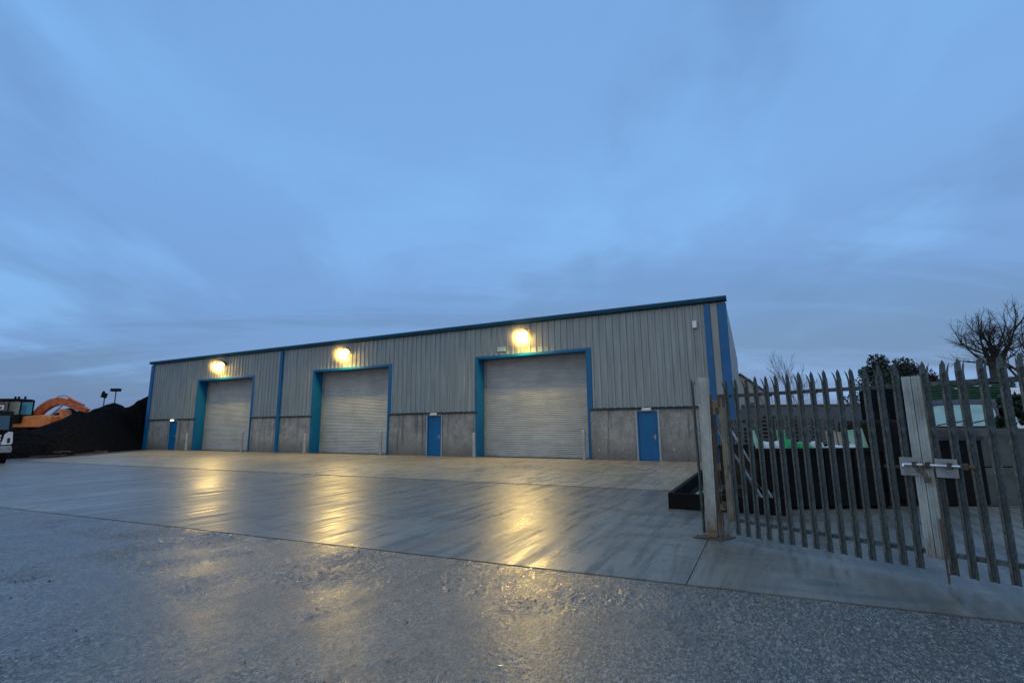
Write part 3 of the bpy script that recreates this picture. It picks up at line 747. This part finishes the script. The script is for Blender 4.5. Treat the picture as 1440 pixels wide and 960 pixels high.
for x in (-.78, .78):
    f = MB(); f.box(x-.12, x+.12, -.03, .05, .72, .98); f.build('headlight', M['glass'], vn, bevel=.02)
    f = MB(); f.box(x*1.32-.07, x*1.32+.07, .7, .8, 1.45, 1.75); f.build('mirror', M['black'], vn, bevel=.02)
for x in (-.93, .93):
    for y in (.8, 3.8):
        f = MB(); f.tube([(x-.1 if x > 0 else x+.1, y, .34), (x+.01 if x > 0 else x-.01, y, .34)], .34, 18); w_ = f.build('wheel', M['rubber'], vn)
        f = MB(); f.tube([(x+.012 if x > 0 else x-.012, y, .34), (x+.03 if x > 0 else x-.03, y, .34)], .18, 12); f.build('rim', M['silver'], w_)
f = MB(); f.box(-.94, .94, -.06, .1, .32, .58); f.build('bumper', M['black'], vn, bevel=.03)
wb = thing('white_van', 'white van partly behind the gate at the right edge of the picture', 'van', (20.1, 18.8, 0), R(-46))
f = MB(); f.prism([(0, .4), (0, 1.3), (.5, 1.5), (.9, 2.6), (1.2, 2.95), (5, 2.95), (5, .4)], -.95, .95, 'x'); f.build('body', M['white'], wb, bevel=.06)
f = MB(); m = Matrix.Translation((0, .64, 2.05)) @ Matrix.Rotation(R(-20), 4, 'X'); f.box(-.8, .8, -.03, -.01, -.5, .45, m); f.build('windscreen', M['glass'], wb)
for y in (.9, 4.1):
    f = MB(); f.tube([(-.97, y, .36), (-.75, y, .36)], .36, 16); f.build('wheel', M['rubber'], wb)

# ------------------------------------------------------------------ trees
def bare_tree(name, label, loc, H, tr, first_split, spread, mat_, seed, levels=5, up=.35, nb=6, twigs=True):
    rnd = random.Random(seed)
    root = thing(name, label, 'tree', loc)
    tk = MB(); crown = MB()
    tk.tube([(0,0,-.1), (.02,0,first_split*.5), (0,.02,first_split)], [tr*1.25, tr, tr*.85], 12)
    tk.build('trunk', mat_, root, smooth=True)
    def grow(p, d, ln, r, lev):
        pts = [p.copy()]; rad = [r]; n = 4 if lev < 3 else 3
        q = p.copy(); dd = d.copy()
        for i in range(n):
            dd = (dd + Vector((rnd.uniform(-1,1), rnd.uniform(-1,1), rnd.uniform(-.4,1)*up))*.22).normalized()
            q = q + dd*ln/n; pts.append(q.copy()); rad.append(r*(1-.42*(i+1)/n))
        crown.tube(pts, rad, 6 if lev < 2 else 4 if lev < 3 else 3, caps=False)
        if lev >= levels: return
        for k in range(rnd.randint(1, 3) + (1 if lev > 1 else 0)):
            t = rnd.uniform(.35, 1); idx = min(int(t*n), n-1); fr = t*n-idx
            s = pts[idx].lerp(pts[idx+1], fr)
            ax = Vector((rnd.uniform(-1,1), rnd.uniform(-1,1), rnd.uniform(-1,1))).normalized()
            nd = (dd + ax*rnd.uniform(.45, .85)*spread).normalized()
            grow(s, nd, ln*rnd.uniform(.5, .8), max(rad[idx]*.52, .006), lev+1)
        grow(pts[-1], dd, ln*.7, max(rad[-1]*.9, .006), lev+1)
    for k in range(nb):
        a = 2*math.pi*k/nb + rnd.uniform(-.3, .3); t = rnd.uniform(.1, 1)*spread
        d = Vector((math.cos(a)*t, math.sin(a)*t, 1.0)).normalized()
        grow(Vector((0, 0, first_split*rnd.uniform(.86, 1))), d, (H-first_split)*rnd.uniform(.42, .62), tr*.32, 1)
    crown.build('crown', mat_, root)
    return root
bare_tree('bare_tree', 'big bare tree with a thick trunk and many spreading limbs behind the right gate leaf', (25.6, 26, 0), 7.2, .34, 4.7, 1.25, M['bark'], 5, 5, .30, 10)
bare_tree('bare_tree', 'second bare tree cut by the right edge of the picture', (29.3, 28, 0), 7.4, .26, 3.9, 1.0, M['bark'], 12, 4, .4, 7)
bare_tree('bare_tree', 'slender pale bare tree standing beyond the boundary wall', (25.9, 45, 0), 6.4, .09, 2.6, .42, M['birch'], 9, 5, .6, 5)
bare_tree('bare_tree', 'smaller slender bare tree left of the pale one beyond the wall', (24.6, 47, 0), 5.2, .07, 2.2, .42, M['birch'], 21, 4, .6, 4)

def leafy(name, label, cat, loc, rx, ry, h, n, m, trunk=.4, size=.11, seed=1, z0=.3, pointy=0):
    rnd = random.Random(seed); root = thing(name, label, cat, loc)
    f = MB(); f.tube([(0,0,0), (.05,0,h*.6)], [trunk*.3, trunk*.12], 8); f.build('trunk', M['bark'], root)
    f = MB(); cl = []
    for k in range(26):
        a = rnd.uniform(0, 2*math.pi); u = rnd.random()**.5; z = rnd.uniform(z0, h)
        s = math.sqrt(max(0, 1-((z-h*.42)/(h*.6))**2)) if not pointy else max(.05, 1-z/h)
        cl.append((Vector((math.cos(a)*u*rx*s, math.sin(a)*u*ry*s, z)), rnd.uniform(.22, .42)*min(rx, 2.2)))
    for i in range(n):
        c, r = rnd.choice(cl); d = Vector((rnd.gauss(0,1), rnd.gauss(0,1), rnd.gauss(0,1))).normalized()*r*rnd.random()**.4
        p = c + d
        if p.z < 0: continue
        a = Vector((rnd.uniform(-1,1), rnd.uniform(-1,1), rnd.uniform(-1,1))).normalized(); b = a.cross(Vector((rnd.uniform(-1,1), .3, rnd.uniform(-1,1)))).normalized()
        s = size*rnd.uniform(.5, 1.2)
        f.quad(p-a*s-b*s*.5, p+a*s*.2-b*s*.7, p+a*s, p+b*s*.6)
    f.build('crown', m, root); return root
leafy('evergreen_tree', 'dark rounded evergreen behind the gate, tallest of the dark crowns', 'tree', (26.3, 35, 0), 2.3, 2.0, 5.9, 12000, M['leafdark'], seed=3)
leafy('evergreen_tree', 'red brown rounded tree right of the tall dark evergreen', 'tree', (28.6, 36, 0), 2.4, 2.0, 5.35, 12000, M['leafred'], seed=4)
leafy('evergreen_tree', 'low dark bush right of the red brown tree', 'tree', (30.4, 36, 0), 1.8, 1.8, 4.7, 8000, M['leafdark'], seed=5)
leafy('ivy_bush', 'dark ivy bush at the right edge beside the concrete blocks', 'bush', (12.1, 11.4, 0), .9, .8, 2.15, 8000, M['leafivy'], size=.07, seed=6)
# far hedge
rnd = random.Random(4); f = MB()
for i in range(16000):
    x = rnd.uniform(0, 60); top = 3.3 + 1.2*noise.noise(Vector((x*.25, 0, 0))) + .8*noise.noise(Vector((x*.9, 3, 0)))
    z = rnd.random()**.6*top; y = rnd.uniform(-1.5, 1.5); s = rnd.uniform(.15, .4)
    a = Vector((rnd.uniform(-1,1), rnd.uniform(-1,1), rnd.uniform(-1,1))).normalized(); b = a.cross(Vector((.2,1,.3))).normalized()
    p = Vector((x, y, z)); f.quad(p-a*s-b*s*.6, p+a*s-b*s*.4, p+a*s*.6+b*s, p-a*s*.5+b*s*.6)
tag(f.build('distant_hedge', M['leafdark'], loc=(34, 78, 0)), 'dark hedgerow along the horizon beyond the boundary wall', 'hedge', kind='stuff')
# left horizon hedge
f = MB()
for i in range(9000):
    x = rnd.uniform(-90, 0); top = 2.6 + 1.0*noise.noise(Vector((x*.2, 9, 0)))
    z = rnd.random()**.6*top; y = rnd.uniform(-1.5, 1.5); s = rnd.uniform(.15, .45)
    a = Vector((rnd.uniform(-1,1), rnd.uniform(-1,1), rnd.uniform(-1,1))).normalized(); b = a.cross(Vector((.2,1,.3))).normalized()
    p = Vector((x, y, z)); f.quad(p-a*s-b*s*.6, p+a*s-b*s*.4, p+a*s*.6+b*s, p-a*s*.5+b*s*.6)
tag(f.build('far_hedge', M['leafdark'], loc=(-50, 95, 0)), 'dark hedge far off on the left horizon behind the coal heap', 'hedge', kind='stuff')

# ------------------------------------------------------------------ coal heap
ridge = [(-31.3,43,4.62),(-31.5,42.2,4.22),(-31.4,40.6,3.95),(-30.9,39,3.88),(-30.4,37.5,3.75),(-30.6,36.8,3.5),(-30.7,36,3.15),(-30.4,34.8,2.2),(-29.6,32.8,1.65),(-29.5,31.4,1.6),(-30.5,31,1.8),(-32.5,30.5,1.7),(-35,30.3,1.6),(-39,30,1.6)]
rp = []
for a, b in zip(ridge, ridge[1:]):
    for k in range(4): rp.append(Vector(a).lerp(Vector(b), k/4))
rp += [Vector((-34, 47, 4.6)), Vector((-37, 46, 4.2)), Vector((-40, 45, 3.6)), Vector((-44, 46, 3.2))]
f = MB(); x0, x1, y0, y1 = -52, -24.5, 25, 58; st = .28
nx, ny = int((x1-x0)/st), int((y1-y0)/st); idx = {}
c_, s_ = math.cos(TH), math.sin(TH)
for j in range(ny+1):
    for i in range(nx+1):
        x, y = x0+i*st, y0+j*st
        h = max(p.z - .60*math.hypot(x-p.x, y-p.y) for p in rp)
        v = Vector((x, y, 0))
        h += .30*noise.noise(v*.45) + .16*noise.noise(v*1.3) + .10*noise.noise(v*3.1)
        # keep clear of the warehouse footprint
        bx = (x-BO[0])*c_ - (y-BO[1])*s_; by = (x-BO[0])*s_ + (y-BO[1])*c_
        if by > 0: h = min(h, (L-.12-bx)*2.5)
        else: h = min(h, (L-.12-.85*by-bx)*.85)
        idx[i, j] = len(f.v); f.v.append((x, y, max(h, -.3)))
for j in range(ny):
    for i in range(nx):
        q = [idx[i, j], idx[i+1, j], idx[i+1, j+1], idx[i, j+1]]
        if max(f.v[k][2] for k in q) > -.05: f.f.append(tuple(q))
o = f.build('coal_heap', M['coal']); tag(o, 'large black coal heap piled up against the left end of the warehouse', 'coal heap')
# mud strip in front of the heap
rnd = random.Random(11)
for i in range(16):
    t = i/15; a = Vector((-27.6, 29.5, 0)).lerp(Vector((-27.3, 36.2, 0)), rnd.random())
    ln = rnd.uniform(.5, 1.6); an = rnd.uniform(-.6, .9); f = MB()
    f.box(-ln/2, ln/2, -.07, .07, 0, .05)
    if i > 6: continue
    o = f.build('timber_plank', M['wood'], loc=(a.x + rnd.uniform(-.6, .6), a.y, .06 + .10*(i % 3)), rz=an); o.rotation_euler.y = rnd.uniform(-.25, .1)
    tag(o, 'broken brown plank lying at the foot of the coal heap', 'plank', 'broken planks at the foot of the coal heap')
slab('muddy_verge', [(-46, 3.0), (-42.5, 1.0), (-38.2, 5.0), (-34.1, j2(-34)), (-38.1, j2(-38.1)), (-36.1, 15.1), (-30.1, 17), (-30.1, 40), (-70, 40), (-70, 3)], M['mud'], -.006)

# floodlight masts behind the heap
ms = thing('floodlight_mast', 'thin pole with a square dark lamp behind the coal heap', 'mast', (-49.4, 60, 0), 0)
f = MB(); f.tube([(0,0,0), (0,0,5.4)], .06, 8); f.build('pole', M['galv'], ms)
f = MB(); m = Matrix.Translation((-.05, 0, 5.75)) @ Matrix.Rotation(R(14), 4, 'Y'); f.box(-.32, .30, -.12, .1, -.34, .26, m); f.box(-.32, -.10, -.12, .1, .26, .42, m); f.build('lamp_head', M['black'], ms, bevel=.03)
ms = thing('floodlight_mast', 'thin pole with a wide dark crossbar of lamps behind the coal heap', 'mast', (-48.1, 60, 0), 0)
f = MB(); f.tube([(0,0,0), (0,0,6.4)], .06, 8); f.build('pole', M['galv'], ms)
f = MB(); f.box(-.5, .65, -.05, .05, 6.35, 6.45); f.build('crossbar', M['black'], ms)
for x in (-.35, .05, .42):
    f = MB(); m = Matrix.Translation((x, -.1, 6.32)) @ Matrix.Rotation(R(8), 4, 'Y'); f.box(-.2, .2, -.15, .12, -.16, .20, m); f.build('lamp_head', M['black'], ms, bevel=.03)

# ------------------------------------------------------------------ excavator
ex = thing('excavator', 'orange tracked excavator with dark cab behind the low end of the coal heap', 'excavator', (-36.3, 37.0, .45), R(3))
f = MB()
f.prism([(-1.3, 1.35), (2.25, 1.35), (2.45, 1.55), (2.3, 2.15), (1.7, 2.25), (-1.0, 2.05), (-1.35, 1.9)], -.5, 1.5, 'y'); f.build('body', M['orange'], ex, bevel=.06)
f = MB(); f.box(-1.6, 1.6, -1.0, -.4, .12, .95); f.box(-1.6, 1.6, 1.1, 1.7, .12, .95); f.build('track', M['rubber'], ex, bevel=.25)
f = MB(); f.box(-.8, .8, -.38, 1.08, .5, 1.33); f.build('undercarriage', M['black'], ex)
cab = MB(); cx0, cx1, cy0, cy1, cz0, cz1 = -1.75, .36, -.75, .35, 2.2, 3.22
for (x, y) in ((cx0, cy0), (cx1-.08, cy0), (cx0, cy1-.08), (cx1-.08, cy1-.08), (-.55, cy0)): cab.box(x, x+.08, y, y+.08, cz0, cz1)
cab.prism([(cx0, cz1), (cx1, cz1), (cx1-.05, cz1+.16), (cx1-.3, cz1+.22), (cx0+.2, cz1+.22), (cx0+.03, cz1+.14)], cy0-.03, cy1+.03, 'y'); cab.box(cx0-.02, cx1+.02, cy0-.02, cy1+.02, cz0-.55, cz0+.08)
cab.box(-1.0, -.7, -.3, .1, 2.3, 3.0)
CAB = cab.build('cab', M['black'], ex, bevel=.02)
f = MB(); f.box(cx0+.085, -.56, cy0+.02, cy0+.035, cz0+.09, cz1-.01); f.box(-.46, cx1-.09, cy0+.02, cy0+.035, cz0+.09, cz1-.01); f.box(cx0+.085, cx1-.09, cy1-.03, cy1-.015, cz0+.09, cz1-.01); f.build('cab_window', M['cabglass'], CAB)
f = MB()
for x in (-.6, -.35, .1): f.box(x, x+.08, -.3, -.2, cz1+.22, cz1+.40)
f.build('beacon', M['black'], CAB)
# boom: curved box beam
def beam(mb, pts, w0, th):
    for i in range(len(pts)-1):
        (xa, za), (xb, zb) = pts[i], pts[i+1]
        da, db = th[i]/2, th[i+1]/2
        n = Vector((-(zb-za), xb-xa)).normalized()
        q = [(xa-n.x*da, za-n.y*da), (xb-n.x*db, zb-n.y*db), (xb+n.x*db, zb+n.y*db), (xa+n.x*da, za+n.y*da)]
        mb.prism(q, w0[0], w0[1], 'y')
f = MB(); beam(f, [(.2, 2.05), (.75, 2.75), (1.3, 3.15), (1.9, 3.32), (2.5, 3.18), (3.2, 2.86), (3.75, 2.60)], (.45, .85), [.50, .56, .58, .54, .46, .38, .30]); f.build('boom', M['redorange'], ex)
f = MB(); f.tube([(1.3, .40, 1.95), (2.0, .40, 2.62)], .09, 10); f.tube([(2.0, .40, 2.62), (2.35, .40, 3.05)], .05, 8); f.build('lift_cylinder', M['silver'], ex)
f = MB(); f.tube([(2.5, .65, 3.50), (3.7, .65, 2.98)], .08, 8); f.tube([(1.6, .7, 3.65), (2.1, .7, 3.76), (2.7, .7, 3.5)], .035, 6); f.build('arm_cylinder', M['redorange'], ex)
f = MB(); beam(f, [(3.6, 2.75), (3.95, 2.5), (3.8, 1.4)], (.48, .82), [.35, .45, .3]); f.build('stick', M['redorange'], ex)
f = MB(); f.prism([(2.35, 1.35), (2.75, 1.4), (2.95, 1.7), (2.6, 2.6), (2.35, 2.7), (2.5, 2.0)], .1, .9, 'y'); f.build('blade_arm', M['orange'], ex)

# ------------------------------------------------------------------ lorry cab at left edge
tr = thing('lorry', 'white fronted lorry with dark windscreen cut by the left edge', 'lorry', (-25.25, 23.65, 0), R(50))
f = MB(); f.prism([(0, .95), (.03, 1.5), (.28, 2.35), (.5, 2.52), (2.0, 2.55), (2.0, .8), (0, .8)], -1.15, 1.15, 'x'); f.build('cab', M['black'], tr, bevel=.05)
f = MB(); m = Matrix.Translation((0, .12, 1.93)) @ Matrix.Rotation(R(-16), 4, 'X'); f.box(-1.02, 1.02, -.03, -.01, -.34, .38, m); f.build('windscreen', M['glass'], tr)
f = MB()
for z in (.98, 1.13, 1.28): f.box(-.78, .80, -.05, -.005, z, z+.085)
f.build('grille', M['white'], tr)
for x in (-1.02, 1.02):
    f = MB(); f.prism([(x-.20, .90), (x+.16, .90), (x+.20, 1.0), (x+.16, 1.50), (x+.0, 1.52), (x-.12, 1.38), (x-.14, 1.2)], -.06, -.004, 'y'); hl = f.build('headlight_surround', M['white'], tr, bevel=.015)
    f = MB(); f.box(x-.0, x+.10, -.075, -.062, .98, 1.22); f.build('headlight', M['glass'], hl)
f = MB(); f.prism([(-1.20, .52), (1.20, .52), (1.24, .62), (1.20, .84), (-1.20, .84), (-1.24, .62)], -.16, .1, 'y'); f.build('bumper', M['silver'], tr, bevel=.03)
f = MB(); f.box(-1.0, .75, .3, .34, 2.74, 2.80); f.box(-1.0, .75, .3, .34, 2.58, 2.62); f.box(.69, .75, .3, .34, 2.62, 2.74); f.box(-1.0, -.94, .3, .34, 2.62, 2.74); f.build('roof_bar', M['white'], tr)
f = MB(); f.tube([(.30, -.03, 2.02), (.30, -.06, 2.02)], .06, 10); f.build('lit_lamp', M['smalllamp'], tr)
f = MB(); f.box(-1.15, 1.15, 2.05, 6.5, .75, 1.0); f.box(-1.18, 1.18, 2.1, 6.5, 1.001, 1.9); f.build('load_body', M['black'], tr)
for x in (-1.0, 1.0):
    for y in (.9, 4.8):
        f = MB(); f.tube([(x-.15, y, .5), (x+.15, y, .5)], .5, 20); w_ = f.build('wheel', M['rubber'], tr)
        f = MB(); f.tube([(x+.152*(1 if x > 0 else -1), y, .5), (x+.165*(1 if x > 0 else -1), y, .5)], .26, 14); f.build('rim', M['silver'], w_)

# ------------------------------------------------------------------ stones on the concrete
rnd = random.Random(3)
f0 = None
def stone_mesh(seed):
    b = MB(); rr = random.Random(seed); n1, n2 = 7, 5
    for i in range(n2+1):
        ph = -math.pi/2 + math.pi*i/n2
        for j in range(n1):
            t = 2*math.pi*j/n1; k = rr.uniform(.75, 1.15)
            b.v.append((math.cos(t)*math.cos(ph)*k, math.sin(t)*math.cos(ph)*k*.8, math.sin(ph)*k*.6+.4))
    for i in range(n2):
        for j in range(n1): b.f.append((i*n1+j, i*n1+(j+1) % n1, (i+1)*n1+(j+1) % n1, (i+1)*n1+j))
    return b
st_ = stone_mesh(2).build('loose_grit', M['block'])
b = MB()
for i in range(900):
    y = rnd.uniform(1.8, 6.0)**1.0; x = rnd.uniform(-1.05, 1.05)*y
    X = (x-BO[0])*c_ - (y-BO[1])*s_; out = -((x-BO[0])*s_ + (y-BO[1])*c_)
    if out < j1(X)+.05: continue
    s = rnd.uniform(.0025, .007) if rnd.random() < .95 else rnd.uniform(.008, .016)
    n = len(b.v); src = st_.data; a = rnd.uniform(0, 6.28); ca, sa = math.cos(a), math.sin(a)
    for v in src.vertices: b.v.append((x+(v.co.x*ca-v.co.y*sa)*s, y+(v.co.x*sa+v.co.y*ca)*s, v.co.z*s+.006))
    for p in src.polygons: b.f.append(tuple(n+k for k in p.vertices))
bpy.data.objects.remove(st_)
tag(b.build('loose_grit', M['block']), 'loose grit scattered over the rough concrete in the foreground', 'grit', kind='stuff')

# ------------------------------------------------------------------ world
w = bpy.data.worlds.new('World'); scene.world = w; w.use_nodes = True
nt = w.node_tree; N = nt.nodes; lk = nt.links; N.clear()
out = N.new('ShaderNodeOutputWorld'); bg = N.new('ShaderNodeBackground'); lk.new(bg.outputs[0], out.inputs[0])
sky = N.new('ShaderNodeTexSky'); sky.sky_type = 'NISHITA'; sky.sun_disc = False; sky.sun_elevation = R(2); sky.sun_rotation = R(200)
tc = N.new('ShaderNodeTexCoord'); sep = N.new('ShaderNodeSeparateXYZ'); lk.new(tc.outputs['Generated'], sep.inputs[0])
def ramp(src, stops):
    r = N.new('ShaderNodeValToRGB'); lk.new(src, r.inputs[0]); e = r.color_ramp.elements
    e[0].position, e[0].color = stops[0][0], (*stops[0][1], 1); e[1].position, e[1].color = stops[-1][0], (*stops[-1][1], 1)
    for p, c in stops[1:-1]:
        x = e.new(p); x.color = (*c, 1)
    return r.outputs[0]
base = ramp(sep.outputs[2], [(-.0, (.125,.265,.53)), (.10, (.14,.295,.60)), (.25, (.165,.345,.71)), (.45, (.195,.41,.80)), (.8, (.19,.40,.78))])
# cloud layer: project direction onto a flat layer so clouds flatten towards the horizon
mz = N.new('ShaderNodeMath'); mz.operation = 'ADD'; lk.new(sep.outputs[2], mz.inputs[0]); mz.inputs[1].default_value = .16
dv = N.new('ShaderNodeCombineXYZ')
for k in (0, 1):
    q = N.new('ShaderNodeMath'); q.operation = 'DIVIDE'; lk.new(sep.outputs[k], q.inputs[0]); lk.new(mz.outputs[0], q.inputs[1]); lk.new(q.outputs[0], dv.inputs[k])
def cn(scale, detail, rough, sc, loc):
    mp = N.new('ShaderNodeMapping'); lk.new(dv.outputs[0], mp.inputs[0]); mp.inputs['Scale'].default_value = sc; mp.inputs['Location'].default_value = loc; mp.inputs['Rotation'].default_value = (0, 0, R(-25))
    n = N.new('ShaderNodeTexNoise'); lk.new(mp.outputs[0], n.inputs['Vector']); n.inputs['Scale'].default_value = scale; n.inputs['Detail'].default_value = detail; n.inputs['Roughness'].default_value = rough; n.inputs['Distortion'].default_value = .35
    return n.outputs['Fac']
def mr(v, a, b, c, d):
    x = N.new('ShaderNodeMapRange'); lk.new(v, x.inputs[0])
    for i, q in enumerate((a, b, c, d)): x.inputs[i+1].default_value = q
    x.interpolation_type = 'SMOOTHSTEP'; return x.outputs[0]
def mx(f, a, b, mode='MIX'):
    x = N.new('ShaderNodeMix'); x.data_type = 'RGBA'; x.blend_type = mode
    for s, v in ((x.inputs[0], f), (x.inputs[6], a), (x.inputs[7], b)):
        if isinstance(v, bpy.types.NodeSocket): lk.new(v, s)
        elif isinstance(v, tuple): s.default_value = (*v, 1)
        else: s.default_value = v
    return x.outputs[2]
c1 = cn(.9, 6, .55, (1, .7, 1), (3.1, 1.4, 0)); c2 = cn(1.6, 5, .55, (1, .55, 1), (7.7, 2.0, 3)); c3 = cn(.9, 6, .58, (.45, 1.7, 1), (1.2, 8.4, 5))
c = mx(mr(c1, .47, .68, 0, .75), base, (.225,.50,.93))
c = mx(mr(c2, .50, .72, 0, .50), c, (.130,.275,.56))
hz = mr(sep.outputs[2], .02, .42, 1, 0)
m_ = N.new('ShaderNodeMath'); m_.operation = 'MULTIPLY'; lk.new(mr(c3, .46, .60, 0, .85), m_.inputs[0]); lk.new(hz, m_.inputs[1])
c = mx(m_.outputs[0], c, (.105,.225,.445))
sk_ = mx(.04, c, sky.outputs[0])
# below the horizon: dark ground tone
c = mx(mr(sep.outputs[2], -.03, .0, 1, 0), sk_, (.05,.06,.08))
lk.new(c, bg.inputs[0]); bg.inputs[1].default_value = .96

sd_ = bpy.data.lights.new('warm_fill', 'SUN'); sd_.energy = .75; sd_.angle = R(100); sd_.color = (1, .86, .54)  # wide warm fill light, added to neutralise the blue sky light
so = bpy.data.objects.new('warm_fill', sd_); col.objects.link(so); so.rotation_euler = (R(42), 0, R(-18))

# ------------------------------------------------------------------ camera
cd = bpy.data.cameras.new('camera'); cd.sensor_width = 36; cd.lens = 694.23/1440*36; cd.clip_end = 3000; cd.clip_start = .05
co = bpy.data.objects.new('camera', cd); col.objects.link(co)
p, r = .1709, -.0085
fwd = Vector((0, math.cos(p), math.sin(p))); r0 = Vector((1, 0, 0)); u0 = r0.cross(fwd)
rr = r0*math.cos(r) + u0*math.sin(r); uu = -r0*math.sin(r) + u0*math.cos(r)
mw = Matrix.Identity(4)
for i in range(3): mw[i][0] = rr[i]; mw[i][1] = uu[i]; mw[i][2] = -fwd[i]
mw.translation = Vector((0, 0, EYE)); co.matrix_world = mw
scene.camera = co
scene.view_settings.view_transform = 'Standard'; scene.view_settings.look = 'None'; scene.view_settings.exposure = 0
scene.render.engine = 'CYCLES'
